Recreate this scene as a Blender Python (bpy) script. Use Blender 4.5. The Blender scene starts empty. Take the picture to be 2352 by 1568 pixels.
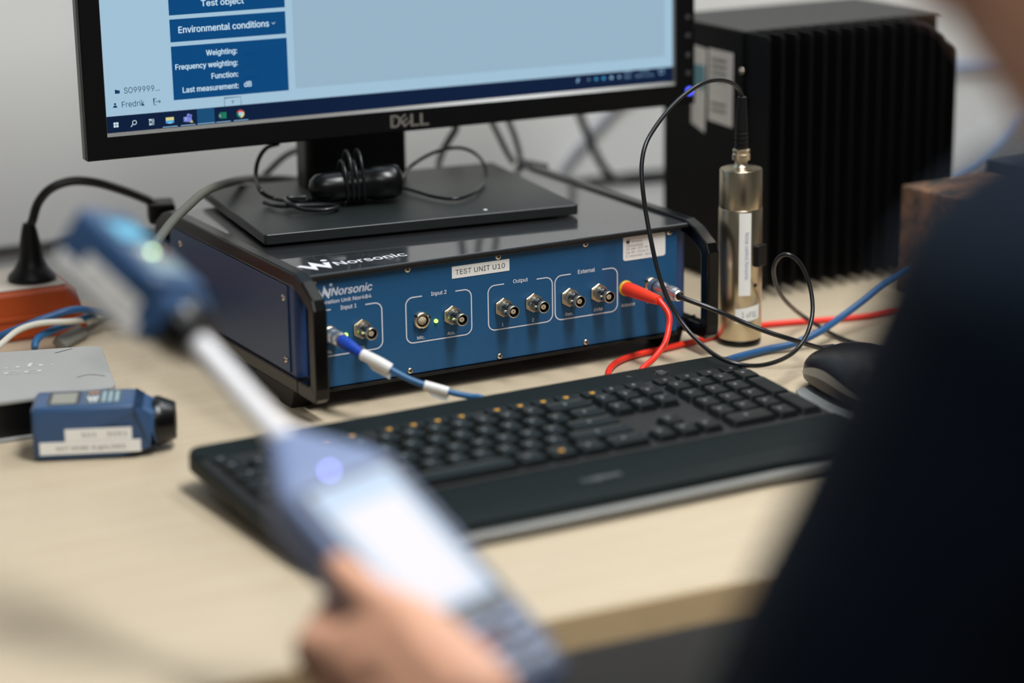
import bpy, bmesh, math, random
from mathutils import Matrix, Vector, noise
V = Vector
random.seed(7)
sc = bpy.context.scene
DZ = 0.74                                   # height of the desk top above the floor; most heights below are above the desk

# ------------------------------------------------------------------ camera, world, lights, exposure
cam_d = bpy.data.cameras.new('camera')
cam_d.sensor_width = 36.0
cam_d.lens = 85.0
cam_d.clip_start = 0.05
cam_d.dof.use_dof = True
cam_d.dof.focus_distance = 1.915
cam_d.dof.aperture_fstop = 2.0
cam = bpy.data.objects.new('camera', cam_d)
sc.collection.objects.link(cam)
cam.matrix_world = Matrix(((0.8750, 0.1406, -0.4632, -0.7235),
                           (-0.4839, 0.2262, -0.8454, -1.6354),
                           (-0.0141, 0.9639, 0.2659, 0.5443 + DZ),
                           (0, 0, 0, 1)))
sc.camera = cam
w = bpy.data.worlds.new('world')
sc.world = w
w.use_nodes = True
w.node_tree.nodes['Background'].inputs[0].default_value = (0.8, 0.85, 0.9, 1)
w.node_tree.nodes['Background'].inputs[1].default_value = 0.12
sc.view_settings.view_transform = 'Standard'
sc.view_settings.look = 'None'
sc.view_settings.exposure = 0.0
sc.view_settings.gamma = 1.0
sc.view_settings.use_curve_mapping = False
LAMPS = [(0.20, -0.95, 47.0), (1.05, -0.05, 15.0), (-0.95, -1.95, 14.0)]   # x, y, watts of the ceiling panels
LAMP_W, LAMP_D, CEIL = 0.36, 1.2, 1.90       # CEIL is above the desk
for i, (lx, ly, pw) in enumerate(LAMPS):
    ld = bpy.data.lights.new('ceiling_lamp', 'AREA')
    ld.shape = 'RECTANGLE'
    ld.size, ld.size_y = LAMP_W - 0.06, LAMP_D - 0.06
    ld.energy = pw
    ld.color = (0.955, 0.985, 1.0)
    lo = bpy.data.objects.new('ceiling_lamp', ld)
    lo.location = (lx, ly, DZ + CEIL - 0.03)
    sc.collection.objects.link(lo)

# ------------------------------------------------------------------ materials
MATS = {}
FONT = None
try:                                        # the sans serif that ships inside Blender; the built-in font if it is missing
    import os
    FONT = bpy.data.fonts.load(os.path.join(bpy.utils.system_resource('DATAFILES'), 'fonts', 'Inter.woff2'))
except Exception:
    FONT = None
def lin(c):
    return tuple(((v / 255.0) / 12.92 if v <= 10 else ((v / 255.0 + 0.055) / 1.055) ** 2.4) for v in c)
def mat(name, rgb=(128, 128, 128), rough=0.5, metal=0.0, spec=0.5, vary=0.0, scale=40.0, bump=0.0, bscale=300.0,
        emit=None, es=1.0, coat=0.0, trans=0.0, aniso=0.0, sss=0.0, lf=None):
    if name in MATS: return MATS[name]
    m = bpy.data.materials.new(name); m.use_nodes = True
    nt = m.node_tree; b = nt.nodes['Principled BSDF']
    c = lin(rgb)
    b.inputs['Base Color'].default_value = (*c, 1)
    b.inputs['Roughness'].default_value = rough
    b.inputs['Metallic'].default_value = metal
    b.inputs['Specular IOR Level'].default_value = spec
    b.inputs['Coat Weight'].default_value = coat
    b.inputs['Transmission Weight'].default_value = trans
    if aniso: b.inputs['Anisotropic'].default_value = aniso
    if sss:
        b.inputs['Subsurface Weight'].default_value = sss
        b.inputs['Subsurface Radius'].default_value = (1.0, 0.35, 0.2)
        b.inputs['Subsurface Scale'].default_value = 0.006
    tc = None
    if vary or bump:
        tc = nt.nodes.new('ShaderNodeTexCoord')
    if vary:
        nz = nt.nodes.new('ShaderNodeTexNoise'); nz.inputs['Scale'].default_value = scale; nz.inputs['Detail'].default_value = 6
        nt.links.new(tc.outputs['Object'], nz.inputs['Vector'])
        mx = nt.nodes.new('ShaderNodeMix'); mx.data_type = 'RGBA'
        mx.inputs[6].default_value = (*[v * (1 - vary) for v in c], 1)
        mx.inputs[7].default_value = (*[min(1, v * (1 + vary)) for v in c], 1)
        nt.links.new(nz.outputs['Fac'], mx.inputs[0]); nt.links.new(mx.outputs[2], b.inputs['Base Color'])
    if bump:
        nb = nt.nodes.new('ShaderNodeTexNoise'); nb.inputs['Scale'].default_value = bscale; nb.inputs['Detail'].default_value = 3
        nt.links.new(tc.outputs['Object'], nb.inputs['Vector'])
        bp = nt.nodes.new('ShaderNodeBump'); bp.inputs['Strength'].default_value = bump; bp.inputs['Distance'].default_value = 0.001
        nt.links.new(nb.outputs['Fac'], bp.inputs['Height']); nt.links.new(bp.outputs['Normal'], b.inputs['Normal'])
    if emit is not None:
        b.inputs['Emission Color'].default_value = (*lin(emit), 1)
        b.inputs['Emission Strength'].default_value = es
    MATS[name] = m
    return m
def screen(name, rgb=None, es=1.0):
    return mat(name, (6, 6, 7), rough=0.35, spec=0.25, emit=rgb, es=es)

def wood_mat():
    m = bpy.data.materials.new('birch_laminate'); m.use_nodes = True
    nt = m.node_tree; b = nt.nodes['Principled BSDF']
    tc = nt.nodes.new('ShaderNodeTexCoord'); mp = nt.nodes.new('ShaderNodeMapping')
    mp.inputs['Scale'].default_value = (2.0, 26.0, 26.0)
    nz = nt.nodes.new('ShaderNodeTexNoise'); nz.inputs['Scale'].default_value = 3.0; nz.inputs['Detail'].default_value = 8; nz.inputs['Distortion'].default_value = 0.6
    n2 = nt.nodes.new('ShaderNodeTexNoise'); n2.inputs['Scale'].default_value = 420.0; n2.inputs['Detail'].default_value = 2
    cr = nt.nodes.new('ShaderNodeValToRGB')
    cr.color_ramp.elements[0].color = (*lin((195, 177, 150)), 1); cr.color_ramp.elements[0].position = 0.25
    cr.color_ramp.elements[1].color = (*lin((203, 187, 161)), 1); cr.color_ramp.elements[1].position = 0.75
    mx = nt.nodes.new('ShaderNodeMix'); mx.data_type = 'RGBA'; mx.blend_type = 'MULTIPLY'; mx.inputs[0].default_value = 0.12
    nt.links.new(tc.outputs['Object'], mp.inputs['Vector']); nt.links.new(mp.outputs['Vector'], nz.inputs['Vector'])
    nt.links.new(tc.outputs['Object'], n2.inputs['Vector'])
    nt.links.new(nz.outputs['Fac'], cr.inputs['Fac']); nt.links.new(cr.outputs['Color'], mx.inputs[6]); nt.links.new(n2.outputs['Fac'], mx.inputs[7])
    nt.links.new(mx.outputs[2], b.inputs['Base Color'])
    b.inputs['Roughness'].default_value = 0.42
    b.inputs['Specular IOR Level'].default_value = 0.4
    return m
WOOD = wood_mat()

def rock_mat():
    m = bpy.data.materials.new('rusty_cast_surface'); m.use_nodes = True
    nt = m.node_tree; b = nt.nodes['Principled BSDF']
    tc = nt.nodes.new('ShaderNodeTexCoord')
    nz = nt.nodes.new('ShaderNodeTexNoise'); nz.inputs['Scale'].default_value = 45.0; nz.inputs['Detail'].default_value = 9; nz.inputs['Roughness'].default_value = 0.7
    cr = nt.nodes.new('ShaderNodeValToRGB')
    cr.color_ramp.elements[0].color = (*lin((52, 50, 46)), 1); cr.color_ramp.elements[0].position = 0.38
    cr.color_ramp.elements[1].color = (*lin((150, 108, 80)), 1); cr.color_ramp.elements[1].position = 0.66
    bp = nt.nodes.new('ShaderNodeBump'); bp.inputs['Strength'].default_value = 0.6; bp.inputs['Distance'].default_value = 0.002
    nt.links.new(tc.outputs['Object'], nz.inputs['Vector']); nt.links.new(nz.outputs['Fac'], cr.inputs['Fac'])
    nt.links.new(cr.outputs['Color'], b.inputs['Base Color']); nt.links.new(nz.outputs['Fac'], bp.inputs['Height'])
    nt.links.new(bp.outputs['Normal'], b.inputs['Normal']); b.inputs['Roughness'].default_value = 0.75
    return m
ROCK = rock_mat()

WALLM = mat('wall_paint', (232, 231, 228), 0.75, bump=0.05, bscale=400)
CEILM = mat('ceiling_white', (222, 221, 218), 0.9)
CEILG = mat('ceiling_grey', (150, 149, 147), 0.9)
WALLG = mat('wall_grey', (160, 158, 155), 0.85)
FLOORM = mat('floor_vinyl', (26, 25, 24), 0.95, spec=0.1, vary=0.15, scale=30)
BLACKP = mat('black_plastic', (10, 10, 11), 0.45, spec=0.35, bump=0.06, bscale=900)
BLACKG = mat('black_gloss', (7, 7, 8), 0.28, spec=0.4)
BLACKM = mat('black_matte', (13, 13, 14), 0.6)
BEZEL = mat('monitor_bezel', (5, 5, 6), 0.5, spec=0.2)
BASEM = mat('stand_base_black', (26, 31, 30), 0.42, spec=0.5, bump=0.08, bscale=1500)
LIDM = mat('unit_lid_black', (14, 14, 16), 0.40, spec=1.0, coat=1.0, bump=0.08, bscale=1800)
RAILM = mat('rail_black', (7, 7, 7), 0.26, spec=0.32)
BLUEP = mat('panel_blue', (30, 82, 124), 0.48, spec=0.35, bump=0.12, bscale=1400, vary=0.05, scale=900)
BLUES = mat('side_blue', (42, 66, 112), 0.40, spec=0.6, bump=0.08, bscale=1400)
BLUEC = mat('calibrator_blue', (50, 80, 118), 0.36, bump=0.05, bscale=900)
BLUEM = mat('meter_blue_grey', (106, 122, 158), 0.5)
BLUEB = mat('boot_blue', (22, 66, 170), 0.45)
CBLUE = mat('cable_blue', (30, 92, 140), 0.42)
CBLUE2 = mat('patch_cable_blue', (34, 82, 130), 0.45)
CPALE = mat('cable_pale_blue', (120, 146, 190), 0.5)
CBLACK = mat('cable_black', (24, 25, 27), 0.3)
CGREY = mat('cable_grey', (98, 97, 88), 0.5)
CLGREY = mat('cable_light_grey', (150, 150, 146), 0.5)
CWHITE = mat('cable_white', (205, 200, 186), 0.5)
REDP = mat('plug_red', (246, 62, 34), 0.42)
REDC = mat('cable_red', (232, 50, 34), 0.36)
YELLOW = mat('ring_yellow', (226, 176, 40), 0.5)
NICKEL = mat('nickel', (232, 216, 188), 0.30, metal=1.0)
DARKNI = mat('dark_nickel', (120, 122, 124), 0.28, metal=1.0)
STEEL = mat('brushed_steel', (206, 192, 166), 0.28, metal=1.0, bump=0.03, bscale=700, aniso=0.4)
CHROME = mat('chrome', (235, 235, 235), 0.36, metal=1.0)
SCREWM = mat('screw_steel', (210, 200, 184), 0.25, metal=1.0)
DARK = mat('dark_void', (6, 6, 6), 0.7)
TAN = mat('insulator_tan', (206, 190, 160), 0.5)
PAPER = mat('sticker_paper', (240, 238, 233), 0.6)
TAPE = mat('white_tape', (226, 224, 220), 0.5)
INK = mat('ink_black', (30, 30, 30), 0.7)
INKG = mat('ink_grey', (120, 118, 112), 0.7)
INKB = mat('ink_blue', (110, 120, 175), 0.7)
PRINT = mat('print_white', (216, 219, 228), 0.5)
PRINTB = mat('print_bright', (226, 226, 232), 0.5)
ORANGE = mat('orange_plastic', (172, 68, 12), 0.45)
CREAM = mat('cream_plastic', (206, 196, 184), 0.5)
GREYT = mat('router_grey', (158, 158, 156), 0.45, bump=0.05, bscale=900)
GREYL = mat('router_mark', (200, 200, 196), 0.5)
SCRATCH = mat('scratch_dark', (86, 92, 90), 0.6)
LCDG = mat('lcd_grey', (140, 140, 130), 0.35)
LCDD = mat('lcd_frame', (40, 48, 46), 0.35)
KEYM = mat('key_black', (12, 18, 18), 0.42, spec=0.3, bump=0.05, bscale=1200)
KBM = mat('keyboard_body', (13, 21, 21), 0.5, spec=0.15, bump=0.05, bscale=1200)
KBP = mat('palm_rest', (13, 22, 22), 0.62, spec=0.12)
KWELL = mat('key_well', (9, 10, 10), 0.6)
CLEAR = mat('clear_edge', (150, 150, 146), 0.25, spec=0.5, trans=0.35)
LEGEND = mat('legend_grey', (120, 124, 126), 0.6)
LEGY = mat('legend_yellow', (206, 150, 44), 0.6)
MSILV = mat('mouse_silver', (150, 152, 152), 0.35, metal=0.3)
MSHELL = mat('mouse_shell', (24, 24, 26), 0.3)
FINM = mat('anodised_black', (5, 5, 6), 0.6, spec=0.15)
TOPM = mat('case_top', (30, 32, 31), 0.5, spec=0.35)
LABELG = mat('case_label', (206, 202, 196), 0.6)
TEAL = mat('label_teal', (90, 140, 150), 0.6)
ROD = mat('preamp_white_metal', (226, 224, 226), 0.4)
SKIN = mat('skin', (222, 166, 136), 0.5, sss=0.12, vary=0.06, scale=60)
NAVY = mat('navy_knit', (12, 24, 38), 0.9, spec=0.2, bump=0.5, bscale=700)
TROUS = mat('dark_trousers', (12, 12, 16), 0.9, spec=0.15)
HAIR = mat('brown_hair', (50, 32, 20), 0.5)
EYEW = mat('eye_white', (225, 220, 215), 0.2)
CHAIRM = mat('chair_fabric', (18, 18, 20), 0.85)
LEDG = mat('led_green', (120, 160, 40), 0.3, emit=(196, 255, 90), es=2.6)
LEDB = mat('led_blue', (40, 50, 160), 0.3, emit=(80, 90, 255), es=3.0)
LEDV = mat('meter_led', (60, 60, 120), 0.3, emit=(150, 150, 250), es=1.6)
LAMPM = mat('lamp_diffuser', (240, 240, 238), 0.6, emit=(255, 250, 242), es=1.5)

# ------------------------------------------------------------------ mesh helpers
def frames(pts):
    n = len(pts); T = []
    for i in range(n):
        t = pts[min(i + 1, n - 1)] - pts[max(i - 1, 0)]
        T.append(t.normalized() if t.length > 1e-9 else V((0, 0, 1)))
    u = T[0].orthogonal().normalized(); out = []
    for i in range(n):
        if i:
            q = T[i - 1].rotation_difference(T[i]); u = q @ u
            u = (u - T[i] * u.dot(T[i])).normalized()
        out.append((T[i], u, T[i].cross(u)))
    return out
def spline(pts, per=6):
    P = [V(p) for p in pts]
    if len(P) < 3: return P
    out = []
    for i in range(len(P) - 1):
        p1, p2 = P[i], P[i + 1]
        p0 = P[i - 1] if i else p1 * 2 - p2
        p3 = P[i + 2] if i + 2 < len(P) else p2 * 2 - p1
        for k in range(per):
            t = k / per
            out.append(0.5 * ((2 * p1) + (p2 - p0) * t + (2 * p0 - 5 * p1 + 4 * p2 - p3) * t * t + (3 * p1 - p0 - 3 * p2 + p3) * t ** 3))
    out.append(P[-1]); return out

class MB:
    def __init__(self): self.v = []; self.f = []; self.mi = []; self.sm = []
    def add(self, vs, fs, mat=0, smooth=False, M=None):
        o = len(self.v)
        self.v += [(M @ V(p)) if M else V(p) for p in vs]
        for f in fs:
            self.f.append(tuple(i + o for i in f)); self.mi.append(mat); self.sm.append(smooth)
        return self
    def bm(self, bm, mat=0, smooth=False, M=None):
        bm.verts.index_update()
        self.add([x.co.copy() for x in bm.verts], [[q.index for q in f.verts] for f in bm.faces], mat, smooth, M); bm.free(); return self
    def box(self, c, s, mat=0, bev=0.0, seg=2, M=None, smooth=None):
        bm = bmesh.new(); bmesh.ops.create_cube(bm, size=1.0)
        for x in bm.verts: x.co = V((x.co.x * s[0] + c[0], x.co.y * s[1] + c[1], x.co.z * s[2] + c[2]))
        if bev > 0: bmesh.ops.bevel(bm, geom=bm.edges[:], offset=bev, segments=seg, affect='EDGES', profile=0.5)
        return self.bm(bm, mat, False if smooth is None else smooth, M)
    def prism(self, poly, z0, z1, mat=0, bev=0.0, seg=2, M=None, caponly=False):
        bm = bmesh.new(); vs = [bm.verts.new((p[0], p[1], z0)) for p in poly]
        f = bm.faces.new(vs); r = bmesh.ops.extrude_face_region(bm, geom=[f])
        nv = [g for g in r['geom'] if isinstance(g, bmesh.types.BMVert)]
        for x in nv: x.co.z = z1
        bmesh.ops.recalc_face_normals(bm, faces=bm.faces[:])
        if bev > 0:
            es = [e for e in bm.edges if (not caponly) or abs(e.verts[0].co.z - e.verts[1].co.z) < 1e-9]
            bmesh.ops.bevel(bm, geom=es, offset=bev, segments=seg, affect='EDGES', profile=0.5)
        return self.bm(bm, mat, False, M)
    def ring(self, outer, inner, z0, z1, mat=0, M=None):
        n = len(outer); vs = [(p[0], p[1], z) for z in (z0, z1) for q in (outer, inner) for p in q]; fs = []
        for i in range(n):
            j = (i + 1) % n
            a, b, c, d = i, j, n + j, n + i
            fs += [(a, d, c, b), (2 * n + a, 2 * n + b, 2 * n + c, 2 * n + d), (a, b, 2 * n + b, 2 * n + a), (n + j, n + i, 3 * n + i, 3 * n + j)]
        return self.add(vs, fs, mat, False, M)
    def lathe(self, prof, mat=0, n=32, M=None, smooth=True, caps=True):
        vs = []; fs = []
        for r, h in prof:
            for k in range(n):
                a = 2 * math.pi * k / n; vs.append((r * math.cos(a), r * math.sin(a), h))
        for i in range(len(prof) - 1):
            for k in range(n):
                j = (k + 1) % n; fs.append((i * n + k, i * n + j, (i + 1) * n + j, (i + 1) * n + k))
        self.add(vs, fs, mat, smooth, M)
        if caps:
            for i, flip in ((0, True), (len(prof) - 1, False)):
                r, h = prof[i]
                if r > 1e-6:
                    c = [(r * math.cos(2 * math.pi * k / n), r * math.sin(2 * math.pi * k / n), h) for k in range(n)]
                    self.add(c, [tuple(range(n))[::-1] if flip else tuple(range(n))], mat, False, M)
        return self
    def tube(self, pts, r, mat=0, n=12, per=6, M=None, caps=True):
        P = spline(pts, per) if per else [V(p) for p in pts]
        fr = frames(P); m = len(P)
        R = (lambda i: r) if not isinstance(r, (list, tuple)) else (lambda i: r[min(int(i * (len(r) - 1) / max(1, m - 1)), len(r) - 2)] * (1 - (i * (len(r) - 1) / max(1, m - 1)) % 1.0) + r[min(int(i * (len(r) - 1) / max(1, m - 1)) + 1, len(r) - 1)] * ((i * (len(r) - 1) / max(1, m - 1)) % 1.0) if i < m - 1 else r[-1])
        vs = []; fs = []
        for i, p in enumerate(P):
            t, u, w_ = fr[i]
            for k in range(n):
                a = 2 * math.pi * k / n; vs.append(p + (u * math.cos(a) + w_ * math.sin(a)) * R(i))
        for i in range(m - 1):
            for k in range(n):
                j = (k + 1) % n; fs.append((i * n + k, i * n + j, (i + 1) * n + j, (i + 1) * n + k))
        self.add(vs, fs, mat, True, M)
        if caps: self.add(vs[:n] + vs[-n:], [tuple(range(n))[::-1], tuple(range(n, 2 * n))], mat, False, M)
        return self
    def quad(self, x0, y0, x1, y1, z=0.0, mat=0, M=None):
        return self.add([(x0, y0, z), (x1, y0, z), (x1, y1, z), (x0, y1, z)], [(0, 1, 2, 3)], mat, False, M)
    def poly(self, pts, z=0.0, mat=0, M=None):
        return self.add([(p[0], p[1], z) for p in pts], [tuple(range(len(pts)))], mat, False, M)
    def disc(self, x, y, r, z=0.0, mat=0, M=None, n=24, r0=0.0, a0=0.0, a1=2 * math.pi):
        vs = []; fs = []
        for k in range(n + 1):
            a = a0 + (a1 - a0) * k / n
            vs += [(x + r * math.cos(a), y + r * math.sin(a), z), (x + r0 * math.cos(a), y + r0 * math.sin(a), z)]
        for k in range(n): fs.append((2 * k, 2 * k + 2, 2 * k + 3, 2 * k + 1))
        return self.add(vs, fs, mat, False, M)
    def line(self, pts, wd, z=0.0, mat=0, M=None):
        P = [V((p[0], p[1], 0)) for p in pts]; L = []; Rr = []
        for i in range(len(P)):
            t = (P[min(i + 1, len(P) - 1)] - P[max(i - 1, 0)]).normalized(); nn = V((-t.y, t.x, 0))
            k = 1.0
            if 0 < i < len(P) - 1:
                a = (P[i] - P[i - 1]).normalized(); k = 1.0 / max(0.35, abs(V((-a.y, a.x, 0)).dot(nn)))
            L.append(P[i] + nn * wd / 2 * k); Rr.append(P[i] - nn * wd / 2 * k)
        for i in range(len(P) - 1):
            self.add([(q.x, q.y, z + 1e-6 * (i % 7)) for q in (L[i], Rr[i], Rr[i + 1], L[i + 1])], [(0, 1, 2, 3)], mat, False, M)
        return self
    def text(self, s, x, y, cap, width=None, z=0.0, mat=0, M=None, bold=0.0, shear=0.0, align='L'):
        cu = bpy.data.curves.new('t', 'FONT'); cu.body = s
        if FONT: cu.font = FONT
        cu.shear = shear; cu.resolution_u = 3
        ob = bpy.data.objects.new('t', cu); me = ob.to_mesh()
        vs = [v_.co.copy() for v_ in me.vertices]; fs = [tuple(p.vertices) for p in me.polygons]
        ob.to_mesh_clear(); bpy.data.objects.remove(ob); bpy.data.curves.remove(cu)
        if not vs: return self
        k = cap / CAPH
        xs = [v_.x for v_ in vs]; x0, x1 = min(xs), max(xs)
        kx = k if width is None else width / max(1e-9, x1 - x0)
        wd = (x1 - x0) * kx; ox = x - (wd if align == 'R' else wd / 2 if align == 'C' else 0)
        b = bold * cap                      # heavier weights: the same glyphs laid a hair to each side
        for q, (dx, dy) in enumerate([(0, 0)] if b == 0 else [(-b, 0), (b, 0), (0, 0.7 * b), (0, -0.7 * b)]):
            self.add([(ox + (v_.x - x0) * kx + dx, y + v_.y * k + dy, z + 2.5e-5 * q) for v_ in vs], fs, mat, False, M)
        return self
    def build(self, name, mats, parent=None, local=False, kind=None, recalc=False):
        me = bpy.data.meshes.new(name)
        o = bpy.data.objects.new(name, me); sc.collection.objects.link(o)
        off = V((0, 0, 0))
        if parent is not None:
            o.parent = parent
            if not local: off = PIV[parent.name]
            PIV[o.name] = off
        elif not local:
            xs = [p.x for p in self.v]; ys = [p.y for p in self.v]; zs = [p.z for p in self.v]
            off = V(((min(xs) + max(xs)) / 2, (min(ys) + max(ys)) / 2, min(zs)))
            o.location = off + V((0, 0, DZ)); PIV[o.name] = off
        me.from_pydata([tuple(p - off) for p in self.v], [], self.f)
        for m in (mats if isinstance(mats, (list, tuple)) else [mats]): me.materials.append(m)
        me.polygons.foreach_set('material_index', self.mi); me.polygons.foreach_set('use_smooth', self.sm)
        me.update()
        if recalc:
            bm = bmesh.new(); bm.from_mesh(me); bmesh.ops.recalc_face_normals(bm, faces=bm.faces[:]); bm.to_mesh(me); bm.free()
        if kind: o['kind'] = kind
        return o
PIV = {}
def cap_height():
    cu = bpy.data.curves.new('t', 'FONT'); cu.body = 'H'
    if FONT: cu.font = FONT
    ob = bpy.data.objects.new('t', cu); me = ob.to_mesh(); h = max(v_.co.y for v_ in me.vertices)
    ob.to_mesh_clear(); bpy.data.objects.remove(ob); bpy.data.curves.remove(cu); return h
CAPH = cap_height()
def thing(name, label, cat, loc=(0, 0, 0), M=None, group=None):
    o = bpy.data.objects.new(name, None); o.empty_display_size = 0.02; sc.collection.objects.link(o)
    if M is not None:
        o.matrix_world = Matrix.Translation((0, 0, DZ)) @ M
    else:
        o.location = V(loc) + V((0, 0, DZ))
    PIV[o.name] = V(loc)
    return tag(o, label, cat, group)
def tag(o, label, cat, group=None):
    o['label'] = label; o['category'] = cat
    if group: o['group'] = group
    return o
def copy_of(src, name, M, parent):
    c = src.copy(); sc.collection.objects.link(c); c.parent = parent; c.matrix_local = M; return c
def basis(x, y, z, o=(0, 0, 0)):
    x, y, z, o = V(x), V(y), V(z), V(o)
    return Matrix(((x.x, y.x, z.x, o.x), (x.y, y.y, z.y, o.y), (x.z, y.z, z.z, o.z), (0, 0, 0, 1)))
def along(a, b):
    a, b = V(a), V(b); d = (b - a).normalized(); u = d.orthogonal().normalized()
    return basis(u, d.cross(u), d, a)
def rrect(x0, y0, x1, y1, r, n=6):
    pts = []
    for cx, cy, a in ((x1 - r, y0 + r, -90), (x1 - r, y1 - r, 0), (x0 + r, y1 - r, 90), (x0 + r, y0 + r, 180)):
        for k in range(n + 1):
            t = math.radians(a + 90 * k / n); pts.append((cx + r * math.cos(t), cy + r * math.sin(t)))
    return pts
def smooth_angle(o, deg=40):
    me = o.data
    bm = bmesh.new(); bm.from_mesh(me)
    for f in bm.faces: f.smooth = True
    for e in bm.edges:
        e.smooth = not (len(e.link_faces) != 2 or e.calc_face_angle(0) > math.radians(deg))
    bm.to_mesh(me); bm.free(); return o

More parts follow.
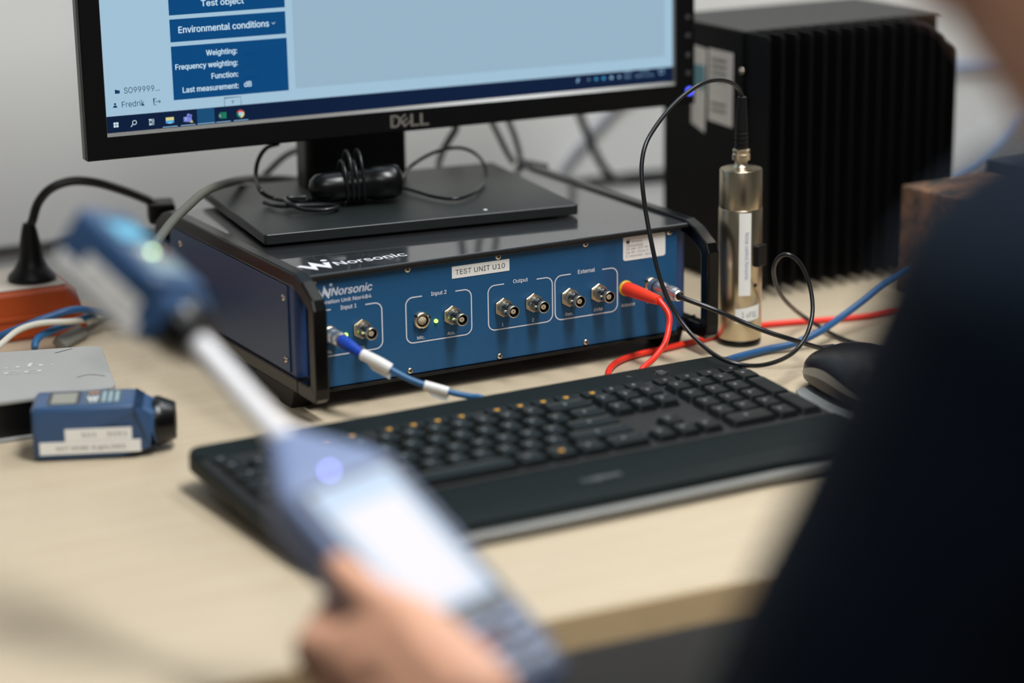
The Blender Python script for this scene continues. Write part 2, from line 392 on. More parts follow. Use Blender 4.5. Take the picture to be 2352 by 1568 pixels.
def zmark(mb, x, y, wx, wy, mat=0, M=None, z=0.0, thick=0.2, dot=0.09):
    P = [(0.05, 0.78), (0.34, 0.10), (0.47, 0.80), (0.77, 0.10), (0.90, 0.80)]
    mb.line([(x + a * wx, y + b * wy) for a, b in P], thick * wx, z, mat, M)
    n = 16; z += 4e-5; mb.poly([(x + (0.95 + dot * math.cos(2 * math.pi * k / n)) * wx, y + 1.13 * wy + dot * wx * math.sin(2 * math.pi * k / n)) for k in range(n)], z, mat, M)
CABLE = {
 'red_drop': [(0.2779,-0.004,0.0622),(0.2772,-0.02,0.0628),(0.2804,-0.04,0.0624),(0.2819,-0.052,0.0601),(0.2826,-0.06,0.0503),(0.2788,-0.066,0.0403),(0.2697,-0.074,0.0309),(0.254,-0.084,0.0242),(0.2349,-0.096,0.0201),(0.24,-0.106,0.004),(0.205,-0.109,0.003)],
 'red_desk': [(0.2367,-0.0424,0.003),(0.248,-0.0271,0.003),(0.2633,-0.014,0.003),(0.2857,-0.0049,0.003),(0.323,0.0003,0.003),(0.3726,0.0098,0.003),(0.4229,0.0184,0.003),(0.47,0.0078,0.003),(0.52,-0.0062,0.003),(0.566,-0.0139,0.003)],
 'blue_left': [(0.0097,0.0,0.063),(0.0132,-0.026,0.0596),(0.018,-0.05,0.0547),(0.0256,-0.06,0.0492),(0.0342,-0.068,0.043),(0.042,-0.074,0.0379),(0.0516,-0.08,0.0332),(0.0613,-0.086,0.0298),(0.0717,-0.094,0.0264),(0.0809,-0.101,0.0244),(0.0889,-0.108,0.0229)],
 'blue_right': [(0.3219,-0.0665,0.004),(0.3491,-0.0576,0.004),(0.3837,-0.0511,0.004),(0.4079,-0.054,0.006),(0.4328,-0.0561,0.013),(0.4644,-0.0432,0.018),(0.4932,-0.0377,0.028),(0.52,-0.0295,0.036),(0.5624,-0.0107,0.04)],
 'black_lemo': [(0.2972,0.0,0.0662),(0.2992,-0.03,0.0638),(0.3024,-0.042,0.0616),(0.302,-0.058,0.0612),(0.3192,-0.07,0.0514),(0.3377,-0.08,0.0416),(0.3549,-0.092,0.0332),(0.3749,-0.1,0.0253),(0.4078,-0.0966,0.012),(0.4334,-0.0918,0.003),(0.4466,-0.1154,0.003)],
 'trans': [(0.387,-0.0073,0.2083),(0.3825,-0.008,0.2156),(0.3721,-0.01,0.2222),(0.3574,-0.013,0.2254),(0.3403,-0.018,0.2248),(0.3244,-0.022,0.2198),(0.3061,-0.028,0.2115),(0.2868,-0.036,0.1999),(0.2712,-0.044,0.1871),(0.2635,-0.05,0.1722),(0.2606,-0.056,0.1555),(0.26,-0.062,0.1357),(0.2599,-0.07,0.1146),(0.2613,-0.078,0.0915),(0.2647,-0.088,0.0703),(0.2708,-0.1,0.0528),(0.2753,-0.118,0.0405),(0.2796,-0.139,0.0336),(0.2911,-0.152,0.0295),(0.3148,-0.15,0.0258),(0.3516,-0.13,0.0232),(0.3747,-0.118,0.0313),(0.3884,-0.108,0.0469),(0.393,-0.098,0.0658),(0.3894,-0.09,0.0833),(0.3808,-0.085,0.0917),(0.3756,-0.078,0.0884),(0.3781,-0.068,0.0759),(0.391,-0.055,0.0569),(0.4155,-0.035,0.0362),(0.4585,-0.0018,0.0095),(0.4614,-0.0356,0.003),(0.4603,-0.0706,0.003),(0.4703,-0.0959,0.003)],
 'powercord': [(-0.1088,0.345,0.0829),(-0.1066,0.345,0.098),(-0.1006,0.345,0.1126),(-0.0891,0.342,0.1244),(-0.0719,0.338,0.1293),(-0.0526,0.332,0.127),(-0.0319,0.325,0.1194),(-0.015,0.318,0.1114),(-0.0037,0.312,0.1046)],
 'grey': [(-0.126,0.06,0.1085),(-0.113,0.055,0.1247),(-0.1031,0.05,0.1369),(-0.0721,0.1,0.1382),(-0.0398,0.15,0.1373),(-0.0047,0.2,0.1366),(0.0269,0.235,0.1338),(0.0777,0.305,0.1198),(0.1122,0.318,0.1141),(0.1419,0.328,0.1075)],
 'bund_left': [(0.0802,0.24,0.1617),(0.0667,0.235,0.1602),(0.0566,0.23,0.1516),(0.0498,0.22,0.1402),(0.0456,0.2,0.1312),(0.0603,0.2075,0.1222),(0.0715,0.1878,0.1222),(0.0908,0.182,0.1225)],
 'bund_back': [(0.1064,0.36,0.0999),(0.122,0.36,0.1142),(0.1397,0.36,0.1264),(0.1638,0.36,0.1331)],
 'bund_right': [(0.1459,0.1526,0.14),(0.1838,0.2,0.1364),(0.2033,0.205,0.1438),(0.2204,0.205,0.1477),(0.2375,0.205,0.1471),(0.2497,0.2,0.1408),(0.2528,0.19,0.1306),(0.2432,0.175,0.1215),(0.2149,0.1395,0.1222),(0.1901,0.124,0.1222),(0.1779,0.1401,0.1222),(0.1737,0.1724,0.1222),(0.1687,0.2041,0.1225)],
 'behind_neck': [(0.2978,0.33,0.1432),(0.2916,0.33,0.1315),(0.2836,0.33,0.1201),(0.2737,0.32,0.1105),(0.2665,0.31,0.1028)],
 'black_behind': [(0.5021,0.46,0.1253),(0.5071,0.46,0.1114),(0.5132,0.455,0.0914),(0.5215,0.45,0.0688),(0.5288,0.445,0.0544),(0.5376,0.44,0.0461),(0.5498,0.43,0.0442),(0.5644,0.42,0.0452),(0.5791,0.41,0.0466),(0.599,0.4,0.0461)],
 'gw1': [(0.3189,0.32,0.163),(0.3256,0.32,0.1513),(0.3318,0.315,0.1359),(0.3402,0.31,0.1153),(0.3447,0.3,0.1024)],
 'gw2': [(0.3373,0.32,0.1612),(0.344,0.32,0.1495),(0.3493,0.315,0.1341),(0.3528,0.31,0.116),(0.3516,0.3,0.1017)],
 'gwplug': [(0.3378,0.3,0.1036),(0.3636,0.29,0.0971)],
 'wallline': [(-0.0787,0.66,0.0061),(-0.0361,0.655,0.0061),(0.1328,0.64,0.0084),(0.3698,0.62,0.007),(0.6484,0.59,0.0079),(0.7423,0.585,0.0057)],
 'wb1': [(1.0448,0.5782,0.0997),(1.0882,0.5761,0.0957),(1.1256,0.5743,0.0957),(1.1698,0.5722,0.0973),(1.2272,0.5694,0.1031)],
 'wb2': [(1.2059,0.5564,0.044),(1.1759,0.5579,0.0284),(1.1597,0.5587,0.009),(1.1353,0.5598,-0.0123),(1.1077,0.5612,-0.0294),(1.0707,0.5629,-0.0449)],
 'wallgrey': [(0.6503,0.6021,0.0954),(0.6286,0.6031,0.0796),(0.6043,0.6043,0.0578),(0.5843,0.6052,0.039),(0.5692,0.6059,0.0188),(0.5637,0.6062,0.0)],
 'lc_blue1': [(-0.176,0.2833,0.012),(-0.1627,0.2762,0.02),(-0.1449,0.2718,0.026),(-0.1226,0.2697,0.032),(-0.0965,0.2732,0.034),(-0.0701,0.2886,0.03)],
 'lc_white': [(-0.1846,0.2236,0.02),(-0.1759,0.2269,0.026),(-0.1549,0.2459,0.03),(-0.1328,0.2566,0.03),(-0.1059,0.2641,0.026),(-0.0694,0.3044,0.014)],
 'lc_blue2': [(-0.1428,0.2468,0.012),(-0.1401,0.252,0.016),(-0.1317,0.2623,0.018),(-0.1162,0.2686,0.02),(-0.0888,0.2811,0.022),(-0.0636,0.3087,0.02)],
 'lc_plug': [(-0.1146,0.2693,0.012),(-0.0748,0.3063,0.012),(-0.053,0.3348,0.008)],
 'bluebit': [(0.5344,0.5273,0.03),(0.5529,0.5316,0.03),(0.572,0.5275,0.03)],
}

# ------------------------------------------------------------------ the room (desk and wall run 2.7 degrees off the unit)
RZ = Matrix.Rotation(-0.0479, 4, 'Z')
def plate(name, c, s, m, rot=True, kind='structure'):
    mb = MB(); mb.box((0, 0, 0), s, 0)
    o = mb.build(name, m, local=True, kind=kind)
    o.matrix_world = Matrix.Translation((c[0], c[1], c[2] + DZ)) @ (RZ if rot else Matrix.Identity(4))
    return o
plate('floor', (0.2, -1.2, -DZ - 0.05), (7.4, 5.4, 0.1), FLOORM)
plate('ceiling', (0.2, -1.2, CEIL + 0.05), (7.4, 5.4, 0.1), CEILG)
def wy(x): return 0.645 - 0.0479 * (x + 0.1)
plate('wall_back', (0.2, wy(0.2) + 0.05, 0.58), (7.4, 0.1, 2.64), WALLM)
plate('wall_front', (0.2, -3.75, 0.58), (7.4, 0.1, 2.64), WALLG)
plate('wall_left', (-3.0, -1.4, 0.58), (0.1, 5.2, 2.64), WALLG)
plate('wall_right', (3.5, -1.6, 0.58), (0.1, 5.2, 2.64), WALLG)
wb = MB(); wb.tube([(-0.9, wy(-0.9) - 0.006, 0.006), (-0.0361, wy(-0.036) - 0.006, 0.0061), (0.3698, wy(0.37) - 0.006, 0.0072), (0.7423, wy(0.742) - 0.006, 0.0057), (0.80, wy(0.8) - 0.006, -0.03), (0.82, wy(0.82) - 0.006, -0.2)], 0.0035, n=8, per=4)
tag(wb.build('wall_cable', CBLACK), 'thin black cable running level along the wall behind the desk', 'cable')

# ceiling lamps (outside the picture, they light the room)
for i, (lx, ly, pw) in enumerate(LAMPS):
    t = thing('ceiling_lamp_panel', 'flat square-edged ceiling lamp panel', 'lamp', (lx, ly, CEIL - 0.02), group='ceiling lamp panels')
    mb = MB(); hw, hd = LAMP_W / 2, LAMP_D / 2
    mb.ring([(lx - hw, ly - hd), (lx + hw, ly - hd), (lx + hw, ly + hd), (lx - hw, ly + hd)],
            [(lx - hw + .025, ly - hd + .025), (lx + hw - .025, ly - hd + .025), (lx + hw - .025, ly + hd - .025), (lx - hw + .025, ly + hd - .025)], CEIL - 0.022, CEIL - 0.001)
    mb.build('lamp_frame', CEILM, t)
    mb = MB(); mb.box((lx, ly, CEIL - 0.008), (LAMP_W - .05, LAMP_D - .05, 0.006)); mb.build('lamp_diffuser', LAMPM, t)

# ------------------------------------------------------------------ the desk
def dfy(x): return -0.4655 - 0.0479 * (x - 0.05)
desk = thing('desk', 'light birch desk with straight front edge carrying all the equipment', 'desk', (0.1, dfy(0.1), -DZ))
DW = 2.6
mb = MB(); Md = Matrix.Translation((0.1, dfy(0.1), 0)) @ RZ
mb.box((0, 0.445, -0.0125), (DW, 0.89, 0.0246), 0, bev=0.0012, seg=2, M=Md)
mb.build('desk_top', WOOD, desk)
mb = MB(); mb.box((0, -0.0004, -0.0125), (DW, 0.0012, 0.0225), 0, M=Md); mb.build('edge_band', mat('edge_birch', (226, 196, 150), 0.45, vary=0.1, scale=60), desk)
for sx in (-1.18, 1.18):
    for sy in (0.12, 0.80):
        mb = MB(); mb.box((sx, sy, -0.3845), (0.05, 0.05, 0.711), 0, bev=0.004, M=Md); mb.build('desk_leg', mat('leg_grey', (90, 92, 94), 0.4, metal=0.6), desk)

# ------------------------------------------------------------------ the blue test unit
unit = thing('calibration_unit', 'blue and black bench unit with a row of metal sockets, under the monitor', 'test instrument', (0.1635, 0.12, 0))
UX0, UX1, UYD = -0.013, 0.340, 0.262
mb = MB(); mb.box(((UX0 + UX1) / 2, UYD / 2 + 0.003, 0.0605), (UX1 - UX0, UYD - 0.004, 0.088), 0, bev=0.002)
mb.build('chassis', BLUES, unit)
mb = MB()
mb.box((0.1635, UYD / 2 - 0.001, 0.1065), (0.351, UYD + 0.008, 0.0030), 0, bev=0.0012, seg=2)
mb.box((0.1635, -0.0042, 0.1050), (0.332, 0.0030, 0.0034), 1, bev=0.0006)
mb.box((0.1635, -0.0056, 0.1062), (0.351, 0.0012, 0.0024), 1, bev=0.0003)
mb.build('top_cover', [LIDM, BLACKM], unit)
mb = MB(); mb.box((0.1625, -0.0005, 0.0605), (0.3305, 0.003, 0.0870), 0, bev=0.0006)
mb.build('front_panel', BLUEP, unit)
mb = MB(); mb.box((0.1625, -0.0005, 0.0152), (0.3305, 0.007, 0.0026), 0, bev=0.0006); mb.build('bottom_lip', BLACKP, unit)
for s, xa in ((-1, -0.013), (1, 0.340)):
    mb = MB(); mb.box((xa + s * 0.0005, 0.138, 0.063), (0.0016, 0.246, 0.069), 0, bev=0.0005)
    mb.build('side_panel', mat('side_plate_blue', (36, 66, 106), 0.36, spec=0.45, bump=0.05, bscale=1500), unit)
# side frames: rounded loops that form a handle in front of and behind the case
def loop(y0, y1, z0, z1, c):
    a, b = c, c * 0.66
    return [(y0 + 0.006, z0), (y0 + 0.001, z0 + 0.004), (y0, z0 + 0.012), (y0, z1 - 0.022), (y0 + 0.004, z1 - 0.0145), (y0 + 0.022, z1 - 0.004), (y0 + 0.036, z1),
            (y1 - 0.036, z1), (y1 - 0.022, z1 - 0.004), (y1 - 0.004, z1 - 0.0145), (y1, z1 - 0.022), (y1, z0 + 0.012), (y1 - 0.001, z0 + 0.004), (y1 - 0.006, z0)][::-1]
outer = loop(-0.036, 0.296, 0.0150, 0.1105, 0.03)
inner = [(-0.0245 if p[0] < 0.1 else 0.2845, None) for p in outer]
def inset(poly, d):
    n = len(poly); out = []
    for i in range(n):
        p, a, b = V(poly[i]).to_2d(), V(poly[i - 1]).to_2d(), V(poly[(i + 1) % n]).to_2d()
        e1, e2 = (p - a).normalized(), (b - p).normalized()
        n1, n2 = V((-e1.y, e1.x)), V((-e2.y, e2.x))
        m = (n1 + n2).normalized(); k = d / max(0.4, m.dot(n1)); out.append((p.x + m.x * k, p.y + m.y * k))
    return out
ar = sum(outer[i][0] * outer[(i + 1) % len(outer)][1] - outer[(i + 1) % len(outer)][0] * outer[i][1] for i in range(len(outer)))
inner = inset(outer, 0.0118 if ar > 0 else -0.0118)
Myz = basis((0, 1, 0), (0, 0, 1), (1, 0, 0))
for s, xa in ((-1, -0.0152), (1, 0.3358)):
    mb = MB(); bm = bmesh.new(); n = len(outer)
    vs = [[bm.verts.new((p[0], p[1], z)) for p in q] for z in (xa, xa + 0.0112) for q in (outer, inner)]
    for i in range(n):
        j = (i + 1) % n
        bm.faces.new((vs[0][i], vs[0][j], vs[1][j], vs[1][i])); bm.faces.new((vs[2][i], vs[3][i], vs[3][j], vs[2][j]))
        bm.faces.new((vs[0][i], vs[2][i], vs[2][j], vs[0][j])); bm.faces.new((vs[1][i], vs[1][j], vs[3][j], vs[3][i]))
    bmesh.ops.recalc_face_normals(bm, faces=bm.faces[:])
    es = [e for e in bm.edges if len(e.link_faces) == 2 and e.calc_face_angle(0) > 1.0]
    bmesh.ops.bevel(bm, geom=es, offset=0.0016, segments=2, affect='EDGES', profile=0.5)
    mb.bm(bm, 0, False, Myz)
    fr = mb.build('side_frame', RAILM, unit)
    for zc, za in ((0.0215, 0.0),):
        for yc in (0.0, 0.262):
            mb = MB(); mb.box((xa + 0.0056, yc, 0.0213), (0.0118, 0.0006, 0.0128), 0); mb.build('frame_joint', DARK, fr)
for xf in (-0.0046, 0.3316):
    for yf, sg in ((0.034, 1), (0.232, -1)):
        mb = MB(); mb.prism([(-0.026 * sg, 0.0158), (-0.020 * sg, 0.001), (-0.016 * sg, 0.0002), (0.002 * sg, 0.0002), (0.008 * sg, 0.006), (0.046 * sg, 0.010), (0.050 * sg, 0.0158)][::sg], xf - 0.010, xf + 0.010, 0, bev=0.0008, seg=1, M=basis((0, 1, 0), (0, 0, 1), (1, 0, 0), (0, yf, 0)))
        mb.build('foot', BLACKM, unit, recalc=True)
Mp = basis((1, 0, 0), (0, 0, 1), (0, -1, 0), (0, -0.0020, 0))     # on the front panel: x along it, y up, z out of it
def pz(d): return Mp @ Matrix.Translation((0, 0, d))
mb = MB()
def box_line(x0, x1, xs, xe):
    y0, y1, r = 0.0422, 0.0788, 0.0060
    pts = [(xs, y1)]
    for cx, cy, a in ((x0 + r, y1 - r, 90), (x0 + r, y0 + r, 180), (x1 - r, y0 + r, 270), (x1 - r, y1 - r, 0)):
        for k in range(9):
            t = math.radians(a + 90 * k / 8); pts.append((cx + r * math.cos(t), cy + r * math.sin(t)))
    pts.append((xe, y1)); mb.line(pts, 0.00095, 0.0002, 0, Mp)
box_line(-0.0005, 0.0571, 0.0140, 0.0432); box_line(0.0778, 0.1354, 0.0921, 0.1214)
box_line(0.1504, 0.2090, 0.1650, 0.1946); box_line(0.2114, 0.2700, 0.2262, 0.2556)
PT = dict(z=0.0002, mat=0, M=Mp)
for s, x, y, cap, wd in (('Input 1', 0.0223, 0.0776, 0.0031, 0.0134), ('Input 2', 0.1000, 0.0779, 0.0031, 0.0135), ('Output', 0.1732, 0.0782, 0.0031, 0.0134), ('External', 0.2329, 0.0780, 0.0033, 0.0158),
                      ('Mic.', 0.0871, 0.0444, 0.0026, 0.0064), ('Acc.', 0.1135, 0.0442, 0.0026, 0.0068), ('1', 0.1626, 0.0445, 0.0026, 0.0012), ('2', 0.1899, 0.0444, 0.0026, 0.0018),
                      ('Gen.', 0.2207, 0.0447, 0.0026, 0.0070), ('DVM', 0.2478, 0.0446, 0.0026, 0.0078), ('Actuator', 0.2735, 0.0448, 0.0026, 0.0134), ('Mic.', 0.0078, 0.0444, 0.0026, 0.0064), ('Acc.', 0.0354, 0.0442, 0.0026, 0.0068),
                      ('Vibration', 0.2975, 0.0446, 0.0026, 0.0110)):
    mb.text(s, x, y, cap, wd, bold=0.035, **PT)
mb.text('Vibration Unit Nor484', 0.0030, 0.0836, 0.0029, 0.0455, bold=0.035, **PT)
mb.text('Norsonic', 0.0148, 0.0895, 0.0061, 0.0347, bold=0.03, shear=0.22, **PT)
zmark(mb, 0.0032, 0.0885, 0.0122, 0.0086, 0, Mp, 0.0002, 0.17, 0.10)
mb.build('panel_lettering', PRINT, unit)
Mt = basis((1, 0, 0), (0, 1, 0), (0, 0, 1), (0, 0, 0.1082))
mb = MB(); mb.text('Norsonic', 0.0290, 0.0148, 0.0112, 0.0605, M=Mt, bold=0.02); zmark(mb, 0.0005, 0.0125, 0.0270, 0.0200, 0, Mt, 0, 0.20, 0.10)
mb.build('cover_lettering', PRINTB, unit)
mb = MB(); mb.prism([(0.1187, 0.0891), (0.1700, 0.0891), (0.1700, 0.0987), (0.1187, 0.0987)], 0, 0.0003, 0, M=Mp)
st = mb.build('name_sticker', PAPER, unit); st['label'] = 'white sticker reading TEST UNIT U10'
mb = MB(); mb.text('TEST UNIT U10', 0.1217, 0.0919, 0.0040, 0.0442, z=0.0004, M=Mp); mb.build('sticker_lettering', INK, st)
mb = MB(); mb.prism(rrect(0.2755, 0.0830, 0.3160, 0.1032, 0.0022), 0, 0.0003, 0, M=Mp)
st2 = mb.build('calibration_sticker', PAPER, unit); st2['label'] = 'white calibration date sticker with rounded corners'
mb = MB()
zmark(mb, 0.2782, 0.0972, 0.0036, 0.0028, 0, Mp, 0.0004, 0.3, 0.13)
mb2 = MB()
mb2.text('Norsonic', 0.2832, 0.0975, 0.0018, 0.0110, z=0.0004, M=Mp); mb2.text('Calibration laboratory', 0.2783, 0.0952, 0.0012, 0.0160, z=0.0004, M=Mp)
mb2.quad(0.2783, 0.0943, 0.2945, 0.0946, 0.0004, 0, Mp)
mb2.text('Cal. date:  2019-06-20', 0.2783, 0.0917, 0.0018, 0.0250, z=0.0004, M=Mp); mb2.text('Cal. NO:  10214-A  CAL', 0.2783, 0.0887, 0.0018, 0.0270, z=0.0004, M=Mp); mb2.text('O  instrument   Service', 0.2783, 0.0857, 0.0018, 0.0270, z=0.0004, M=Mp)
mb.build('sticker_mark', INK, st2); mb2.build('sticker_lettering', INKG, st2)
# screws
def screw_mesh():
    mb = MB(); mb.lathe([(0.0027, 0), (0.0027, 0.0006), (0.0021, 0.0013), (0.0012, 0.0017), (0.0001, 0.0018)], 0, 20)
    mb.box((0, 0, 0.0016), (0.0022, 0.0006, 0.0006), 1); mb.box((0, 0, 0.0016), (0.0006, 0.0022, 0.0006), 1); return mb
sc0 = None
for k in range(5):
    for z in (0.1018, 0.0200):
        Ms = Matrix.Translation(-PIV['calibration_unit']) @ pz(0.0) @ Matrix.Translation((0.08 * k, z, 0.0)) @ Matrix.Rotation(random.random() * 3, 4, 'Z')
        if sc0 is None:
            sc0 = screw_mesh().build('screw', [SCREWM, DARK], unit, local=True); sc0.matrix_local = Ms
        else: copy_of(sc0, 'screw', Ms, unit)
for y, z in ((0.0215, 0.087), (0.0215, 0.0375), (0.236, 0.087), (0.236, 0.0375)):
    copy_of(sc0, 'screw', Matrix.Translation(-PIV['calibration_unit']) @ basis((0, -1, 0), (0, 0, 1), (-1, 0, 0), (-0.0143, y, z)), unit)
# coaxial sockets
def socket():
    mb = MB()
    mb.lathe([(0.0060, 0.0018), (0.0060, 0.0068), (0.0057, 0.0072), (0.0057, 0.0078)], 0, 32)
    mb.lathe([(0.0062, 0.0050), (0.0062, 0.0062)], 0, 32)
    mb.lathe([(0.0052, 0.0078), (0.0050, 0.0092), (0.0041, 0.0098), (0.0041, 0.0152), (0.0048, 0.0156)], 1, 32, caps=False)
    mb.lathe([(0.0048, 0.0156), (0.0048, 0.0190), (0.0046, 0.0193), (0.0041, 0.0193)], 0, 32, caps=False)
    mb.lathe([(0.0041, 0.0193), (0.0040, 0.0130)], 2, 32, caps=False)
    mb.disc(0, 0, 0.0041, 0.0128, 2); mb.lathe([(0.0022, 0.0128), (0.0022, 0.0178), (0.0019, 0.0180), (0.0006, 0.0180)], 3, 20, caps=False)
    mb.disc(0, 0, 0.0006, 0.0178, 4, n=12)
    for sx in (-1, 1): mb.lathe([(0.0009, 0.0036), (0.0009, 0.0058)], 0, 12, M=Matrix.Translation((0, 0, 0.0135)) @ Matrix.Rotation(sx * math.pi / 2, 4, 'Y'))
    return mb
bn0 = None
for x in (0.0392, 0.1175, 0.1634, 0.1908, 0.2240, 0.2514):
    Ms = Matrix.Translation(-PIV['calibration_unit']) @ Mp @ Matrix.Translation((x, 0.0602, 0))
    if bn0 is None:
        bn0 = socket().build('coaxial_socket', [NICKEL, DARKNI, DARK, TAN, mat('contact_copper', (120, 50, 30), 0.4)], unit, local=True); bn0.matrix_local = Ms
        mb = MB()
        for k in range(1): pass
        hexp = [(0.0080 * math.cos(math.radians(90 + 60 * k)), 0.0080 * math.sin(math.radians(90 + 60 * k))) for k in range(6)]
        mb.prism(hexp, 0.0003, 0.0026, 0, bev=0.0004, seg=1)
        hx0 = mb.build('hex_nut', NICKEL, bn0, local=True)
    else:
        c = copy_of(bn0, 'coaxial_socket', Ms, unit); copy_of(hx0, 'hex_nut', Matrix.Identity(4), c)
def round_socket(x, open_=True):
    mb = MB(); Ms = Mp @ Matrix.Translation((x, 0.0598, 0))
    mb.lathe([(0.0068, 0), (0.0068, 0.0022), (0.0062, 0.0036), (0.0050, 0.0040), (0.0046, 0.0039)], 0, 36, M=Ms, caps=False)
    mb.lathe([(0.0046, 0.0039), (0.0045, 0.0008)], 1, 36, M=Ms, caps=False)
    for a in (20, 140, 260): mb.box((0.0066 * math.cos(math.radians(a)), 0.0066 * math.sin(math.radians(a)), 0.0022), (0.0014, 0.0014, 0.0032), 1, M=Ms)
    mb.disc(0, 0, 0.0046, 0.0006, 1, Ms); mb.lathe([(0.0034, 0.0006), (0.0034, 0.0032), (0.0001, 0.0033)], 2, 24, M=Ms, caps=False)
    for k in range(7):
        a = 2 * math.pi * k / 6; rr = 0.0019 if k < 6 else 0
        mb.disc(rr * math.cos(a), rr * math.sin(a), 0.00038, 0.0034, 1, Ms, n=10)
    return mb.build('multi_pin_socket', [NICKEL, DARK, TAN], unit)
for x in (0.0120, 0.0905, 0.3018): round_socket(x)
mb = MB(); mb.lathe([(0.0064, 0), (0.0064, 0.0014), (0.0048, 0.0018)], 0, 32, M=Mp @ Matrix.Translation((0.2779, 0.0602, 0))); mb.build('socket_ring', YELLOW, unit)
for x in (0.0258, 0.1036):
    mb = MB(); mb.lathe([(0.0015, 0), (0.0015, 0.0012), (0.0011, 0.0021), (0.0001, 0.0024)], 0, 16, M=Mp @ Matrix.Translation((x, 0.0572, 0))); mb.build('indicator_light', LEDG, unit)

# ------------------------------------------------------------------ the monitor on the unit
psi = -0.0723; tl = math.radians(1.0)
mon = thing('monitor', 'wide black monitor showing a blue measuring program, on top of the unit', 'monitor', (0.155, 0.16, 0.1086))
d_ = V((math.cos(psi), math.sin(psi), 0)); b_ = V((-math.sin(psi), math.cos(psi), 0)); up_ = V((0, 0, math.cos(tl))) + b_ * math.sin(tl)
Mm = basis(d_, up_, d_.cross(up_), (-0.1011, 0.2046, 0.1713))     # x along the bezel, y up, z out of the glass
MW, MH = 0.556, 0.361
mb = MB()
bo = [(0, 0), (MW, 0), (MW, MH), (0, MH)]; bi = [(0.0170, 0.0185), (0.5360, 0.0185), (0.5360, 0.3445), (0.0170, 0.3445)]; bj = [(0.0182, 0.0214), (0.5348, 0.0214), (0.5348, 0.3433), (0.0182, 0.3433)]
def loft(a, za, b, zb, m=0):
    mb.add([(p[0], p[1], za) for p in a] + [(p[0], p[1], zb) for p in b], [(i, (i + 1) % 4, 4 + (i + 1) % 4, 4 + i) for i in range(4)], m, False, Mm)
bo2 = [(0.0012, 0.0012), (MW - 0.0012, 0.0012), (MW - 0.0012, MH - 0.0012), (0.0012, MH - 0.0012)]
loft(bo2, 0.0, bi, 0.0); loft(bi, 0.0, bj, -0.0032, 1); loft(bo, -0.0012, bo2, 0.0); loft(bo, -0.0068, bo, -0.0012)
g_ = [(0.0012, 0.0012), (MW - 0.0012, 0.0012), (MW - 0.0012, MH - 0.0012), (0.0012, MH - 0.0012)]
loft(g_, -0.0068, bo, -0.0068); loft(g_, -0.0080, g_, -0.0068); loft(bo, -0.0080, g_, -0.0080); loft(bo, -0.0170, bo, -0.0080, 2)
mb.build('bezel', [BEZEL, mat('bezel_inner_lit', (104, 103, 98), 0.25, spec=0.9), mat('bezel_side_lit', (46, 49, 46), 0.35)], mon)  # inner chamfer and side coloured lighter to stand for light on black plastic
mb = MB(); mb.box((MW / 2, MH / 2 + 0.012, -0.028), (MW - 0.03, MH - 0.055, 0.024), 0, bev=0.008, seg=3, M=Mm); mb.box((MW / 2, MH / 2 + 0.012, -0.042), (0.30, 0.22, 0.034), 0, bev=0.010, seg=3, M=Mm)
mb.box((MW / 2, MH / 2, -0.0135), (MW - 0.004, MH - 0.004, 0.008), 0, M=Mm)
mb.build('rear_housing', BLACKP, mon)
mb = MB(); mb.quad(0.0175, 0.0205, 0.5355, 0.3438, -0.0032, 0, Mm)
scr = mb.build('screen', screen('screen_backdrop', (160, 193, 214)), mon)
ZS = -0.0031
def sq(name, rects, m, z=0.0):
    mb = MB()
    for r in rects: mb.quad(*r, ZS + z, 0, Mm)
    o = mb.build(name, m, scr); return o
sq('program_panel', [(0.1797, 0.0442, 0.5270, 0.3438)], screen('screen_page', (150, 179, 199)), 0.0001)
sq('menu_panel', [(0.0747, 0.1120, 0.1734, 0.1300), (0.0747, 0.0903, 0.1734, 0.1087), (0.0747, 0.0433, 0.1737, 0.0869), (0.0747, 0.1336, 0.1734, 0.1520), (0.0747, 0.1556, 0.1734, 0.1740), (0.0747, 0.1776, 0.1734, 0.1960), (0.0747, 0.1996, 0.1734, 0.2180)], screen('screen_blue', (0, 70, 124)), 0.0002)
mb = MB(); TXT = dict(z=ZS + 0.0004, M=Mm, bold=0.03)
mb.text('Test object', 0.1020, 0.1176, 0.0049, 0.0362, **TXT)
mb.text('Environmental conditions', 0.0819, 0.0973, 0.0052, 0.0770, **TXT)
mb.text('Weighting:', 0.1303, 0.0775, 0.0044, 0.0262, align='R', **TXT); mb.text('Frequency weighting:', 0.1304, 0.0678, 0.0044, 0.0528, align='R', **TXT)
mb.text('Function:', 0.1303, 0.0583, 0.0044, 0.0226, align='R', **TXT); mb.text('Last measurement:', 0.1302, 0.0488, 0.0044, 0.0475, align='R', **TXT); mb.text('dB', 0.1351, 0.0493, 0.0044, 0.0064, **TXT)
mb.line([(0.1614, 0.1003), (0.1628, 0.0990), (0.1644, 0.1006)], 0.0004, ZS + 0.0004, 0, Mm)
o = mb.build('menu_lettering', screen('screen_text', (196, 224, 240)), scr)
sq('field_line', [(0.1345, y, 0.1480, y + 0.0003) for y in (0.0757, 0.0660, 0.0564)] + [(0.1345, 0.0466, 0.1420, 0.0469)], screen('screen_line', (4, 48, 96)), 0.0004)
mb = MB(); DT = dict(z=ZS + 0.0002, M=Mm)
mb.text('SO99999...', 0.0338, 0.0522, 0.0047, 0.0297, **DT); mb.text('Fredrik', 0.0313, 0.0411, 0.0047, 0.0189, **DT)
mb.build('side_lettering', screen('screen_dark_text', (10, 52, 92)), scr); mb = MB()
mb.quad(0.0262, 0.0526, 0.0302, 0.0552, ZS + 0.0002, 0, Mm); mb.quad(0.0262, 0.0550, 0.0280, 0.0558, ZS + 0.0003, 0, Mm)
mb.build('folder_icon', screen('screen_dark_text'), scr); mb = MB()
